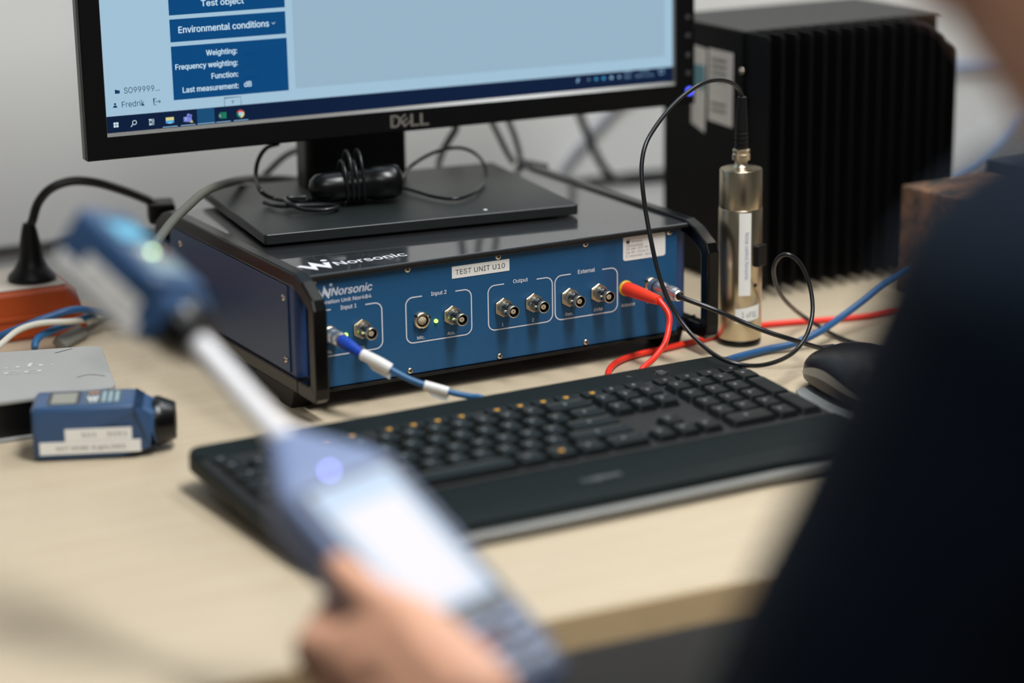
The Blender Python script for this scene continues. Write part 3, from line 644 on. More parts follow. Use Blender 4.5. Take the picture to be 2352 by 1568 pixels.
mb.disc(0.0257, 0.0443, 0.0009, ZS + 0.0002, 0, Mm); mb.disc(0.0257, 0.0414, 0.0018, ZS + 0.0002, 0, Mm, a0=0, a1=math.pi)
mb.build('user_icon', screen('screen_dark_text'), scr); mb = MB()
mb.line([(0.0602, 0.0460), (0.0580, 0.0460), (0.0580, 0.0408), (0.0602, 0.0408)], 0.0005, ZS + 0.0002, 0, Mm)
mb.line([(0.0592, 0.0434), (0.0634, 0.0434)], 0.0005, ZS + 0.0002, 0, Mm); mb.line([(0.0622, 0.0446), (0.0634, 0.0434), (0.0622, 0.0422)], 0.0005, ZS + 0.0003, 0, Mm)
mb.build('exit_icon', screen('screen_dark_text'), scr); mb = MB()
mb.line([(0.1176, 0.0345), (0.1176, 0.0415), (0.1318, 0.0415), (0.1318, 0.0345)], 0.00035, ZS + 0.0002, 0, Mm)
mb.line([(0.1247, 0.0362), (0.1247, 0.0388)], 0.0004, ZS + 0.0002, 0, Mm); mb.line([(0.1236, 0.0377), (0.1247, 0.0388), (0.1258, 0.0377)], 0.0004, ZS + 0.0003, 0, Mm)
mb.build('arrow_button', screen('screen_dark_text'), scr)
tb = sq('task_bar', [(0.0175, 0.0205, 0.5355, 0.0346)], screen('screen_task_bar', (3, 26, 58)), 0.0002)
z = ZS + 0.0004; W_, C_, G_, R_, Y_, P_, B_, D_, CY_ = range(9)
PX = [screen('px_white', (205, 226, 240)), screen('px_pale', (150, 196, 232)), screen('px_green', (24, 120, 92)), screen('px_red', (206, 84, 84)), screen('px_yellow', (214, 206, 142)), screen('px_violet', (120, 132, 214)), screen('px_cell', (20, 76, 118)), screen('px_deep', (6, 78, 60)), screen('px_cyan', (70, 164, 220))]
mb = MB()
for dx in (-1, 1):
    for dy in (-1, 1): mb.quad(0.0254 + dx * 0.0011 - 0.0009, 0.0275 + dy * 0.0011 - 0.0009, 0.0254 + dx * 0.0011 + 0.0009, 0.0275 + dy * 0.0011 + 0.0009, z, W_, Mm)
mb.build('start_icon', PX, scr)
mb = MB()
mb.disc(0.0408, 0.0281, 0.0019, z, W_, Mm, r0=0.0014); mb.line([(0.0394, 0.0267), (0.0377, 0.0249)], 0.0006, z, W_, Mm)
mb.build('search_icon', PX, scr)
mb = MB()
mb.line([(0.0531, 0.0298), (0.0531, 0.0293), (0.0558, 0.0293), (0.0558, 0.0298)], 0.0004, z, W_, Mm); mb.line([(0.0533, 0.0262), (0.0556, 0.0262), (0.0556, 0.0283), (0.0533, 0.0283), (0.0533, 0.0262)], 0.0004, z, W_, Mm)
mb.line([(0.0531, 0.0247), (0.0531, 0.0252), (0.0558, 0.0252), (0.0558, 0.0247)], 0.0004, z, W_, Mm); mb.line([(0.0568, 0.0247), (0.0568, 0.0298)], 0.0004, z, W_, Mm); mb.quad(0.0564, 0.0277, 0.0572, 0.0285, z + 0.0001, W_, Mm)
mb.build('task_view_icon', PX, scr)
mb = MB()
mb.quad(0.0670, 0.0250, 0.0738, 0.0298, z, Y_, Mm); mb.quad(0.0670, 0.0250, 0.0738, 0.0272, z + 0.0001, CY_, Mm); mb.quad(0.0688, 0.0247, 0.0720, 0.0258, z + 0.0002, C_, Mm)
mb.build('folder_icon', PX, scr)
mb = MB()
mb.quad(0.0820, 0.0250, 0.0860, 0.0290, z, P_, Mm); mb.quad(0.0846, 0.0246, 0.0888, 0.0286, z, P_, Mm); mb.disc(0.0862, 0.0302, 0.0013, z, P_, Mm); mb.disc(0.0884, 0.0297, 0.0009, z, P_, Mm); mb.text('T', 0.0831, 0.0259, 0.0022, 0.0018, z=z + 0.0001, mat=W_, M=Mm)
mb.poly([(0.0872, 0.0240), (0.0900, 0.0240), (0.0886, 0.0264)], z + 0.0002, Y_, Mm); mb.quad(0.0884, 0.0246, 0.0888, 0.0256, z + 0.0003, D_, Mm)
mb.build('chat_icon', PX, scr)
mb = MB()
mb.quad(0.0936, 0.0223, 0.1084, 0.0346, z - 0.0001, B_, Mm)
mb.build('active_cell', PX, scr)
mb = MB()
mb.quad(0.1128, 0.0248, 0.1186, 0.0300, z, G_, Mm); mb.quad(0.1114, 0.0256, 0.1150, 0.0290, z + 0.0001, D_, Mm); mb.text('X', 0.1122, 0.0262, 0.0022, 0.0020, z=z + 0.0002, mat=W_, M=Mm)
mb.build('sheet_icon', PX, scr)
mb = MB()
for a0, c in ((30, R_), (150, G_), (270, Y_)): mb.disc(0.1307, 0.0274, 0.0033, z, c, Mm, r0=0.0013, a0=math.radians(a0), a1=math.radians(a0 + 120))
mb.disc(0.1307, 0.0274, 0.0016, z + 0.0001, W_, Mm); mb.disc(0.1307, 0.0274, 0.0012, z + 0.0002, C_, Mm)
mb.build('browser_icon', PX, scr)
mb = MB()
for x0, x1 in ((0.0642, 0.0766), (0.0794, 0.0918), (0.0936, 0.1084), (0.1096, 0.1220), (0.1246, 0.1370)): mb.quad(x0, 0.0219, x1, 0.0224, z + 0.0001, C_, Mm)
mb.build('open_program_line', PX, scr)
mb = MB()
mb.line([(0.4398, 0.0282), (0.4414, 0.0314)], 0.0015, z, C_, Mm)
for x, c, r in ((0.4512, 1, 0.0007), (0.4585, 6, 0.0013), (0.4658, 6, 0.0014), (0.4735, 1, 0.0014), (0.4812, 1, 0.0011)): mb.disc(x, 0.0297, r, z, C_ if c == 1 else CY_, Mm)
mb.build('tray_icon', PX, scr)
mb = MB()
mb.text('NOR', 0.4862, 0.0323, 0.0018, 0.0070, z=z, mat=C_, M=Mm); mb.text('NO', 0.4868, 0.0280, 0.0018, 0.0055, z=z, mat=C_, M=Mm)
mb.text('12:40', 0.5020, 0.0325, 0.0019, 0.0085, z=z, mat=C_, M=Mm); mb.text('2019-11-06', 0.4975, 0.0281, 0.0019, 0.0175, z=z, mat=C_, M=Mm)
mb.build('tray_lettering', PX, scr)
mb = MB()
mb.line([(0.5212, 0.0294), (0.5212, 0.0330), (0.5256, 0.0330), (0.5256, 0.0294), (0.5236, 0.0294), (0.5230, 0.0286), (0.5224, 0.0294), (0.5212, 0.0294)], 0.0005, z, C_, Mm)
mb.build('message_icon', PX, scr)
mb = MB(); LG = dict(z=0.0006, M=Mm)
mb.text('D', 0.2622, 0.0045, 0.0102, 0.0085, bold=0.05, **LG)
Me = Mm @ Matrix.Translation((0.2750, 0.0096, 0)) @ Matrix.Rotation(math.radians(38), 4, 'Z'); mb.text('E', -0.0036, -0.0042, 0.0084, 0.0072, z=0.0006, M=Me, bold=0.05)
mb.text('L', 0.2805, 0.0043, 0.0102, 0.0072, bold=0.05, **LG); mb.text('L', 0.2893, 0.0042, 0.0102, 0.0072, bold=0.05, **LG)
mb.build('bezel_logo', mat('logo_silver', (150, 146, 138), 0.35, metal=0.6), mon)
for y in (0.0781, 0.0618, 0.0444, 0.0283):
    mb = MB(); mb.disc(0.5487, y, 0.0019, 0.0004, 0, Mm, r0=0.0015); mb.lathe([(0.0030, -0.0002), (0.0030, 0.0003)], 1, 20, M=Mm @ Matrix.Translation((0.5487, y, 0))); mb.build('button', [LEGEND, BEZEL], mon)
mb = MB(); mb.lathe([(0.0036, -0.0002), (0.0036, 0.0004), (0.0020, 0.0006)], 1, 24, M=Mm @ Matrix.Translation((0.5498, 0.0119, 0))); mb.disc(0.5498, 0.0119, 0.0034, 0.0009, 0, Mm, r0=0.0016); mb.build('power_light', [LEDB, BEZEL], mon)
# stand
mb = MB(); Mb = basis((math.cos(-0.13), math.sin(-0.13), 0), (math.sin(0.13), math.cos(0.13), 0), (0, 0, 1), (0.0045, 0.0985, 0))
mb.prism(rrect(0, 0, 0.2705, 0.200, 0.003, 3), 0.1102, 0.1186, 0, bev=0.0007, seg=1, M=Mb); mb.build('stand_base', BASEM, mon, recalc=True)
for fx, fy in ((0.02, 0.02), (0.25, 0.02), (0.02, 0.18), (0.25, 0.18)):
    mb = MB(); mb.lathe([(0.008, 0.1087), (0.008, 0.1102)], 0, 16, M=Mb @ Matrix.Translation((fx, fy, 0))); mb.build('rubber_foot', BLACKM, mon)
mb = MB(); mb.prism(rrect(-0.046, -0.019, 0.046, 0.019, 0.008, 4), 0.1186, 0.335, 0, M=Mb @ Matrix.Translation((0.128, 0.172, 0)) , bev=0.0008, seg=1)
mb.build('stand_neck', BLACKP, mon, recalc=True)
mb = MB(); mb.lathe([(0.0018, 0), (0.0018, 0.0005)], 0, 12, M=Matrix.Translation((0.1966, 0.0862, 0.1186))); mb.build('paint_chip', mat('chip_white', (226, 226, 222), 0.5), mon)

# ------------------------------------------------------------------ keyboard
kx, kn, kz = V((0.99996, 0.00877, 0)), V((-0.00877, 0.99996, 0)), V((0, 0, 1))
ka = math.radians(3.9)
ky = kn * math.cos(ka) + kz * math.sin(ka); kN = kx.cross(ky)
Mk = basis(kx, ky, kN, (-0.1559, -0.1273, 0.0280))       # x along the back edge, y backwards, z out of the top face
kb = thing('keyboard', 'wide black keyboard with palm rest, in front of the blue unit', 'keyboard', (-0.1559, -0.1273, 0.0280), M=Mk)
LOC = dict(local=True)
KW = 0.4535
outl = []
for p in rrect(0.0, -0.1990, KW, 0.0085, 0.016, 6): outl.append(p)
mb = MB(); mb.prism(outl, -0.0125, -0.0006, 0, bev=0.0016, seg=2)
mb.build('keyboard_case', KBM, kb, recalc=True, **LOC)
mb = MB(); mb.prism(rrect(0.0025, -0.1380, KW - 0.0025, -0.0190, 0.004, 3), -0.0012, -0.0002, 0); mb.build('key_well', KWELL, kb, recalc=True, **LOC)
mb = MB(); mb.prism(rrect(0.0015, -0.0188, KW - 0.0015, 0.0070, 0.012, 6), -0.0008, 0.0004, 0, bev=0.0004, seg=1); mb.build('top_strip', KBM, kb, recalc=True, **LOC)
mb = MB()
prof = [(-0.1382, 0.0006), (-0.146, 0.0014), (-0.165, 0.0008), (-0.185, -0.0016), (-0.1985, -0.0050)]
vs = []; n_ = 24
for y, z in prof:
    for k in range(n_ + 1):
        u = k / n_; vs.append((0.0015 + (KW - 0.003) * u, y - 0.0035 * math.sin(math.pi * u), z))
mb.add(vs, [(i * (n_ + 1) + k, (i + 1) * (n_ + 1) + k, (i + 1) * (n_ + 1) + k + 1, i * (n_ + 1) + k + 1) for i in range(len(prof) - 1) for k in range(n_)], 0, True)
pr = mb.build('palm_rest', KBP, kb, **LOC)
mb = MB(); mb.text('Logitech', 0.2180, -0.1735, 0.0062, 0.0300, z=0.0011); o = mb.build('palm_rest_logo', LEGEND, pr, local=True)
mb = MB()
fe = [(0.0015 + (KW - 0.003) * k / 24, -0.1985 - 0.0035 * math.sin(math.pi * k / 24)) for k in range(25)]
mb.prism(fe + [(x, y - 0.0080) for x, y in fe[::-1]], -0.0105, -0.0052, 0, bev=0.0012, seg=2); mb.build('clear_front_edge', CLEAR, kb, recalc=True, **LOC)
KEYM_ = {}
def key_mesh(wd, dp, hh, leg):
    kk = (round(wd, 4), round(dp, 4), hh, leg)
    if kk in KEYM_: return KEYM_[kk]
    mb = MB(); g = 0.0009; a, b = wd / 2 - g, dp / 2 - g; t = 0.0022 if hh > 0.003 else 0.0007
    lo = rrect(-a, -b, a, b, 0.0016, 3); hi = rrect(-a + t, -b + t * 0.9, a - t, b - t * 0.5, 0.0018, 3); n = len(lo)
    tp = [(p[0] * 0.86, p[1] * 0.84) for p in hi]
    vs = [(p[0], p[1], 0) for p in lo] + [(p[0], p[1], hh) for p in hi] + [(p[0], p[1], hh - (0.0005 if hh > 0.003 else 0)) for p in tp]
    fs = [(i, (i + 1) % n, n + (i + 1) % n, n + i) for i in range(n)] + [(n + i, n + (i + 1) % n, 2 * n + (i + 1) % n, 2 * n + i) for i in range(n)] + [tuple(range(2 * n, 3 * n))]
    mb.add(vs, fs, 0, False)
    if leg == 'y': mb.quad(-0.0022, -0.0004, 0.0020, 0.0018, hh + 0.0001, 2); mb.quad(-0.0012, -0.0018, 0.0012, -0.0004, hh + 0.0001, 2)
    if leg == 'g': mb.quad(-0.0030, 0.0006, -0.0008, 0.0034, hh + 0.0001, 1)
    if leg == 'n': mb.disc(0, 0.0006, 0.0014, hh + 0.0001, 1, n=10, r0=0.0006)
    o = mb.build('key', [KEYM, LEGEND, LEGY], None, local=True); KEYM_[kk] = o.data; bpy.data.objects.remove(o)
    return KEYM_[kk]
U = 0.0195
keys = []                                    # x centre, y centre, width, depth, height, legend
def row(x, y, ws, dp=0.0192, hh=0.0048, leg='g'):
    for w_ in ws:
        l = leg
        if isinstance(w_, tuple): w_, l = w_
        if w_ > 0 and l is not None: keys.append((x + w_ * U / 2, y, w_ * U, dp, hh, l))
        x += abs(w_) * U
X0 = 0.0073; XN = 0.3030; XP = 0.3672
yF = -0.0272
row(X0, yF, [1], 0.0138, 0.0022, 'g'); row(X0 + 2 * U, yF, [1] * 4, 0.0138, 0.0022, 'y'); row(X0 + 6.5 * U, yF, [1] * 4, 0.0138, 0.0022, 'y'); row(X0 + 11 * U, yF, [1] * 4, 0.0138, 0.0022, 'y')
row(XN, yF, [(1, 'y'), 1, 1], 0.0138, 0.0022, 'g'); row(XP, yF, [1.03] * 4, 0.0138, 0.0022, 'n')
yr = [-0.0470 - 0.0192 * k for k in range(5)]
row(X0, yr[0], [1] * 13 + [2]); row(X0, yr[1], [1.5] + [1] * 12 + [1.5]); row(X0, yr[2], [1.75] + [1] * 11 + [2.25]); row(X0, yr[3], [2.25] + [1] * 10 + [2.75])
row(X0, yr[4], [1.5, 1, 1.25, (5.75, 'b'), 1.25, (1.25, 'y'), 1.25, 1.75])
row(XN, yr[0], [1, 1, 1]); row(XN, yr[1], [1, 1, 1]); row(XN, yr[3], [-1, 1, -1]); row(XN, yr[4], [1, 1, 1])
row(XP, yr[0], [1.03] * 4); row(XP, yr[1], [1.03] * 3); row(XP, yr[2], [1.03] * 3); row(XP, yr[3], [1.03] * 3); row(XP, yr[4], [2.06, 1.03])
keys.append((XP + 3.09 * U + 0.515 * U, (yr[1] + yr[2]) / 2, 1.03 * U, 0.0384, 0.0048, 'b')); keys.append((XP + 3.09 * U + 0.515 * U, (yr[3] + yr[4]) / 2, 1.03 * U, 0.0384, 0.0048, 'b'))
# the ones under the hand-held meter come last: past a hundred keys they are one mesh
hidden = lambda k: (k[0] < 0.07 and k[1] < -0.08) or (k[0] < 0.03)
keys.sort(key=hidden)
rest = MB()
for i, (x, y, w_, dp, hh, l) in enumerate(keys):
    me = key_mesh(w_, dp, hh, l)
    if i < 100:
        o = bpy.data.objects.new('key', me); sc.collection.objects.link(o); o.parent = kb; o.location = (x, y, -0.0003)
        if l == 'y': o['label'] = 'black key with a yellow marking'
    else:
        for p in me.polygons: rest.add([me.vertices[v_].co for v_ in p.vertices], [tuple(range(len(p.vertices)))], p.material_index, False, Matrix.Translation((x, y, -0.0003)))
if rest.v:
    rest.build('keys', [KEYM, LEGEND, LEGY], kb, local=True)['kind'] = 'stuff'
mb = MB(); mb.line([(0.3790, -0.0092), (0.3920, -0.0092), (0.3920, -0.0052), (0.3830, -0.0052)], 0.0007, 0.0006, 1); mb.lathe([(0.0060, 0), (0.0058, 0.0007), (0.0040, 0.0002), (0.0001, 0.0)], 0, 24, M=Matrix.Translation((0.386, -0.0075, 0.0004)))
mb.line([(0.357, -0.004), (0.3600, -0.0065)], 0.0008, 0.0006, 1); mb.build('strip_switch', [KEYM, LEGEND], kb, **LOC)
for x in (0.05, KW - 0.05):
    mb = MB(); mb.box((x, -0.006, -0.0190), (0.03, 0.012, 0.013), 0, bev=0.001); mb.build('riser_foot', BLACKM, kb, **LOC)

# ------------------------------------------------------------------ mouse, mostly behind the sleeve
Mq = basis((math.cos(-0.16), math.sin(-0.16), 0), (math.sin(0.16), math.cos(0.16), 0), (0, 0, 1), (0.3720, -0.2000, 0.0))
mo = thing('computer_mouse', 'black computer mouse with silver side, right of the keyboard', 'computer mouse', (0.38, -0.2, 0), M=Mq)
def dome(nx, ny, f): 
    vs = []; fs = []
    for j in range(ny + 1):
        for i in range(nx + 1): vs.append(f(i / nx, j / ny))
    for j in range(ny):
        for i in range(nx): fs.append((j * (nx + 1) + i, j * (nx + 1) + i + 1, (j + 1) * (nx + 1) + i + 1, (j + 1) * (nx + 1) + i))
    return vs, fs
def mshell(u, v):
    y = -0.060 + 0.124 * v; hw = 0.034 * (1 - abs(2 * v - 1) ** 3.2) ** 0.5 + 0.002
    top = 0.016 + 0.027 * math.sin(math.pi * min(1, max(0, 0.16 + 0.72 * v))) ** 0.8 * (1 - abs(2 * v - 1) ** 6)
    a = math.pi * u; x = -hw * math.cos(a); z = 0.012 + (top - 0.012) * math.sin(a) ** 0.55
    return (x, y, z)
mb = MB(); v_, f_ = dome(22, 30, mshell); mb.add(v_, f_, 0, True); mb.build('mouse_shell', MSHELL, mo, local=True)
mb = MB()
def mlow(u, v):
    y = -0.060 + 0.124 * v; hw = 0.034 * (1 - abs(2 * v - 1) ** 3.2) ** 0.5 + 0.002
    s = -1 if u < 0.5 else 1; t = abs(2 * u - 1); x = s * hw * (1 - 0.16 * math.sin(math.pi * t)) ; return (x * (0.9 + 0.1 * t), y, 0.0015 + 0.0108 * t)
v_, f_ = dome(12, 30, mlow); mb.add(v_, f_, 0, True); mb.build('mouse_underside', BLACKM, mo, local=True)
mb = MB()
def mband(u, v):
    y = -0.050 + 0.092 * v; hw = 0.034 * (1 - abs(2 * (y + 0.06) / 0.124 - 1) ** 3.2) ** 0.5 + 0.0028; return (-hw - 0.0002 * u, y, 0.0150 + 0.008 * u * math.sin(math.pi * v) ** 0.5 + 0.006 * math.sin(math.pi * v))
v_, f_ = dome(3, 20, mband); mb.add(v_, f_, 0, True); mb.build('side_band', MSILV, mo, local=True)
mb = MB()
mb.prism([(-0.026, 0.040), (-0.044, 0.030), (-0.051, 0.006), (-0.050, -0.026), (-0.040, -0.048), (-0.024, -0.054)], 0.0010, 0.0062, 0, bev=0.0016, seg=2); mb.build('thumb_rest', MSILV, mo, local=True, recalc=True)
mb = MB(); mb.box((-0.0085, 0.044, 0.0326), (0.013, 0.010, 0.0026), 0, bev=0.001); mb.box((0.0085, 0.044, 0.0326), (0.013, 0.010, 0.0026), 0, bev=0.001); mb.build('mouse_button', BLACKM, mo, local=True)

# ------------------------------------------------------------------ steel transducer cylinder
tr = thing('vibration_transducer', 'tall polished steel cylinder with white stickers, standing right of the blue unit', 'measuring transducer', (0.3867, -0.0073, 0))
Tc = Matrix.Translation((0.3867, -0.0073, 0))
mb = MB(); mb.lathe([(0.0176, 0.0002), (0.0180, 0.001), (0.0180, 0.0046), (0.0172, 0.0052)], 0, 48, M=Tc); mb.build('base_ring', BLACKG, tr)
mb = MB(); mb.lathe([(0.0178, 0.0052), (0.0182, 0.0058), (0.0182, 0.1158), (0.0179, 0.1162)], 0, 64, M=Tc); smooth_angle(mb.build('cylinder_body', STEEL, tr))
mb = MB(); mb.lathe([(0.0177, 0.1162), (0.0177, 0.1478), (0.0170, 0.1488), (0.0072, 0.1492)], 0, 64, M=Tc); smooth_angle(mb.build('upper_cap', STEEL, tr))
mb = MB(); mb.lathe([(0.0072, 0.1490), (0.0070, 0.1504), (0.0058, 0.1512), (0.0052, 0.1520), (0.0052, 0.1552)], 0, 40, M=Tc); mb.build('top_socket', NICKEL, tr)
tang = math.atan2(-1.628, -1.11)
def band(a0, a1, z0, z1, r, m=0, n=14, tilt=0.0):
    vs = []
    for k in range(n + 1):
        a = a0 + (a1 - a0) * k / n; t = tilt * (k / n - 0.5); vs += [(r * math.cos(a), r * math.sin(a), z0 + t), (r * math.cos(a), r * math.sin(a), z1 + t)]
    return vs, [(2 * k, 2 * k + 2, 2 * k + 3, 2 * k + 1) for k in range(n)]
mb = MB(); v_, f_ = band(tang - 0.06, tang + 0.50, 0.0445, 0.1145, 0.01835); mb.add(v_, f_, 0, True, Tc)
s1 = mb.build('tall_sticker', PAPER, tr); s1['label'] = 'tall white sticker with blue writing running downwards'
mb = MB(); q = MB(); q.text('Noise control Norsonic', 0, 0, 0.0034, 0.040)
aa = tang + 0.22
for f in q.f: mb.add([(0.01842 * math.cos(aa + q.v[i].y / 0.0184), 0.01842 * math.sin(aa + q.v[i].y / 0.0184), 0.098 - q.v[i].x) for i in f], [tuple(range(len(f)))], 0, False, Tc)
mb.build('sticker_lettering', INKB, s1)
mb = MB(); v_, f_ = band(tang - 0.20, tang + 1.05, 0.0225, 0.0345, 0.01835, tilt=0.003); mb.add(v_, f_, 0, True, Tc)
s2 = mb.build('short_sticker', PAPER, tr); s2['label'] = 'short white sticker wrapped round the foot of the cylinder'
mb = MB(); q = MB(); q.text('1 uFSL', 0, 0, 0.0046, 0.0140)
for f in q.f: mb.add([(0.01842 * math.cos(tang + 0.10 + q.v[i].x / 0.0184), 0.01842 * math.sin(tang + 0.10 + q.v[i].x / 0.0184), 0.0258 + q.v[i].y) for i in f], [tuple(range(len(f)))], 0, False, Tc)
mb.build('sticker_lettering', INKG, s2)
ac = tang + 1.0
mb = MB(); mb.box((0.0195, 0, 0.0775), (0.0056, 0.0135, 0.0180), 0, bev=0.0012, M=Tc @ Matrix.Rotation(ac, 4, 'Z')); mb.build('side_clip', BLACKP, tr)
mb = MB(); mb.lathe([(0.0017, 0.0178), (0.0017, 0.0186), (0.001, 0.0190)], 0, 14, M=Tc @ Matrix.Translation((0, 0, 0.0525)) @ Matrix.Rotation(tang + 0.78, 4, 'Z') @ Matrix.Rotation(math.pi / 2, 4, 'Y')); mb.build('side_screw', DARK, tr)

# ------------------------------------------------------------------ cables
def base_of(pts): return (pts[0][0], pts[0][1], min(p[2] for p in pts))
P = CABLE['trans'] + [(0.505, -0.116, 0.003), (0.60, -0.130, 0.003), (0.72, -0.142, 0.003), (0.92, -0.132, 0.003)]
t = thing('transducer_cable', 'thin black cable looping from the top of the steel cylinder over the keyboard corner', 'cable', base_of(P))
mb = MB(); mb.lathe([(0.0062, 0.1556), (0.0074, 0.1560), (0.0074, 0.1608), (0.0066, 0.1614), (0.0066, 0.1624), (0.0072, 0.1628), (0.0072, 0.1646), (0.0052, 0.1654)], 0, 32, M=Tc); smooth_angle(mb.build('metal_coupling', NICKEL, t))
mb = MB(); prf = [(0.0054, 0.1652)]
for k in range(4): prf += [(0.0056 - 0.0001 * k, 0.1656 + 0.0036 * k), (0.0056 - 0.0001 * k, 0.1676 + 0.0036 * k), (0.0047, 0.1680 + 0.0036 * k), (0.0047, 0.1690 + 0.0036 * k)]
prf += [(0.0052, 0.1802), (0.0044, 0.1960), (0.0037, 0.2080), (0.0022, 0.2086)]
mb.lathe(prf, 0, 28, M=Tc); smooth_angle(mb.build('strain_relief', BLACKP, t), 30)
mb = MB(); mb.tube(P, 0.0018, n=10, per=8); mb.build('cord', CBLACK, t)

P = CABLE['black_lemo']
t = thing('black_sensor_cable', 'black cable with ribbed metal plug in the rightmost socket of the blue unit', 'cable', base_of([P[3]]))
A = V((0.3018, -0.0062, 0.0598))
Mlz = Mp.to_3x3().to_4x4(); Mlz.translation = A
mb = MB(); mb.lathe([(0.0050, 0.0), (0.0060, 0.0006), (0.0060, 0.006)], 0, 36, M=Mlz); mb.lathe([(0.0056, 0.006), (0.0056, 0.0085)], 1, 36, M=Mlz)
mb.lathe([(0.0060, 0.0085), (0.0062, 0.010), (0.0062, 0.017), (0.0050, 0.019), (0.0047, 0.0215), (0.0050, 0.0235), (0.0054, 0.024), (0.0054, 0.034), (0.0048, 0.035), (0.0046, 0.039), (0.0036, 0.0400)], 0, 36, M=Mlz)
for k in range(18):
    a = 2 * math.pi * k / 18; mb.box((0.0054 * math.cos(a), 0.0054 * math.sin(a), 0.029), (0.0008, 0.0008, 0.009), 0, M=Mlz)
mb.lathe([(0.0036, 0.0396), (0.0034, 0.0405), (0.0024, 0.0425)], 2, 24, M=Mlz)
smooth_angle(mb.build('metal_plug', [CHROME, DARK, BLACKP], t))
Pc = [A + V((0, -0.040, 0)), A + V((0.001, -0.047, -0.001))] + [V(p) for p in P[4:]] + [V(p) for p in ((0.475, -0.137, 0.003), (0.57, -0.155, 0.003), (0.72, -0.190, 0.003), (0.92, -0.185, 0.003))]
mb = MB(); mb.tube(Pc, 0.0021, n=10, per=8); mb.build('cord', CBLACK, t)

P = CABLE['red_drop'][:9] + [(0.2290, -0.104, 0.0120), (0.2240, -0.109, 0.0060), (0.2215, -0.104, 0.0036), (0.2230, -0.085, 0.0030), (0.2295, -0.060, 0.003)] + CABLE['red_desk'] + [(0.592, -0.092, 0.003), (0.70, -0.112, 0.003), (0.90, -0.100, 0.003)]
P = [(p[0], p[1], max(p[2], 0.0030)) for p in P]
t = thing('red_lead', 'red lead from the orange plug in the blue unit, running behind the keyboard', 'cable', (0.2779, -0.1, 0))
B0 = V((0.2779, -0.0043, 0.0602)); B1 = V((0.2800, -0.0500, 0.0598))
mb = MB(); Mr = along(B0, B1); L = (B1 - B0).length
mb.lathe([(0.0056, 0.0), (0.0058, 0.002), (0.0056, 0.010), (0.0050, 0.026), (0.0042, L - 0.004), (0.0036, L)], 0, 28, M=Mr)
smooth_angle(mb.build('plug_sleeve', REDP, t))
mb = MB(); mb.tube([B0 * 0.15 + B1 * 0.85, B1] + [V(p) for p in P[4:]], 0.0025, n=12, per=8); mb.build('cord', REDC, t)

P = [V(p) for p in CABLE['blue_left']]
t = thing('blue_input_cable', 'blue cable with white tape markers plugged into the leftmost socket of the unit', 'cable', (0.012, -0.1, 0))
A = V((0.0120, -0.0062, 0.0598)); Mlz = Mp.to_3x3().to_4x4(); Mlz.translation = A
mb = MB(); mb.lathe([(0.0050, 0), (0.0060, 0.0008), (0.0060, 0.008), (0.0054, 0.009), (0.0054, 0.0105), (0.0060, 0.0115), (0.0060, 0.017), (0.0050, 0.019)], 0, 32, M=Mlz); smooth_angle(mb.build('metal_plug', CHROME, t))
K = A + V((0.0005, -0.0185, -0.0005))
mb = MB(); mb.tube([K, V((0.0146, -0.0350, 0.0570)), V((0.0180, -0.0480, 0.0536))], [0.0050, 0.0049, 0.0032], n=24, per=8); mb.build('boot', BLUEB, t)
path = spline([V((0.0180, -0.0480, 0.0536))] + P[3:] + [V((0.0965, -0.1170, 0.0120)), V((0.106, -0.1180, 0.0045))], 8)
mb = MB(); mb.tube(path, 0.0024, n=12, per=0); mb.build('cord', CBLUE, t)
def tape(i0, i1, r, flag):
    mb = MB(); mb.tube(path[i0:i1], r, n=14, per=0)
    a, b = path[i0], path[i1 - 1]; dn = V((-0.2, -0.1, -1)).normalized()
    if flag: mb.add([a + dn * 0.002, b + dn * 0.002, b + dn * 0.0075, a * 0.6 + b * 0.4 + dn * 0.0075] + [p + V((0.0004, -0.0004, 0)) for p in (a + dn * 0.002, b + dn * 0.002, b + dn * 0.0075, a * 0.6 + b * 0.4 + dn * 0.0075)], [(0, 1, 2, 3), (4, 7, 6, 5), (0, 4, 5, 1), (1, 5, 6, 2), (2, 6, 7, 3), (3, 7, 4, 0)])
    mb.build('tape_marker', TAPE, t)
tape(0, 15, 0.0044, True); tape(33, 46, 0.0035, True)

mb = MB(); mb.tube(CABLE['blue_right'], 0.0031, n=12, per=8)
tag(mb.build('blue_desk_cable', CBLUE2), 'thick blue cable rising from behind the keyboard, past the foot of the steel cylinder', 'cable')

P = CABLE['powercord']
t = thing('mains_cable', 'black mains cord arching from the orange power strip to the back of the unit', 'cable', (-0.1088, 0.345, 0.0455))
Mz = Matrix.Translation((-0.1098, 0.3465, 0))
mb = MB(); mb.lathe([(0.0205, 0.0458), (0.0212, 0.047), (0.0205, 0.050), (0.0150, 0.056), (0.0108, 0.064), (0.0094, 0.076), (0.0066, 0.090), (0.0050, 0.0955)], 0, 32, M=Mz); mb.build('mains_plug', BLACKP, t)
mb = MB(); mb.tube([(-0.1092, 0.3462, 0.092)] + P[1:-1] + [(-0.0075, 0.3145, 0.1065), (0.0015, 0.3080, 0.1015)], 0.0040, n=12, per=8); mb.build('cord', CBLACK, t)
mb = MB(); mb.box((0, 0, 0), (0.0235, 0.030, 0.0180), 0, bev=0.003, M=Matrix.Translation((-0.0010, 0.3140, 0.0990)) @ Matrix.Rotation(-0.3, 4, 'Z')); mb.build('appliance_plug', BLACKP, t)

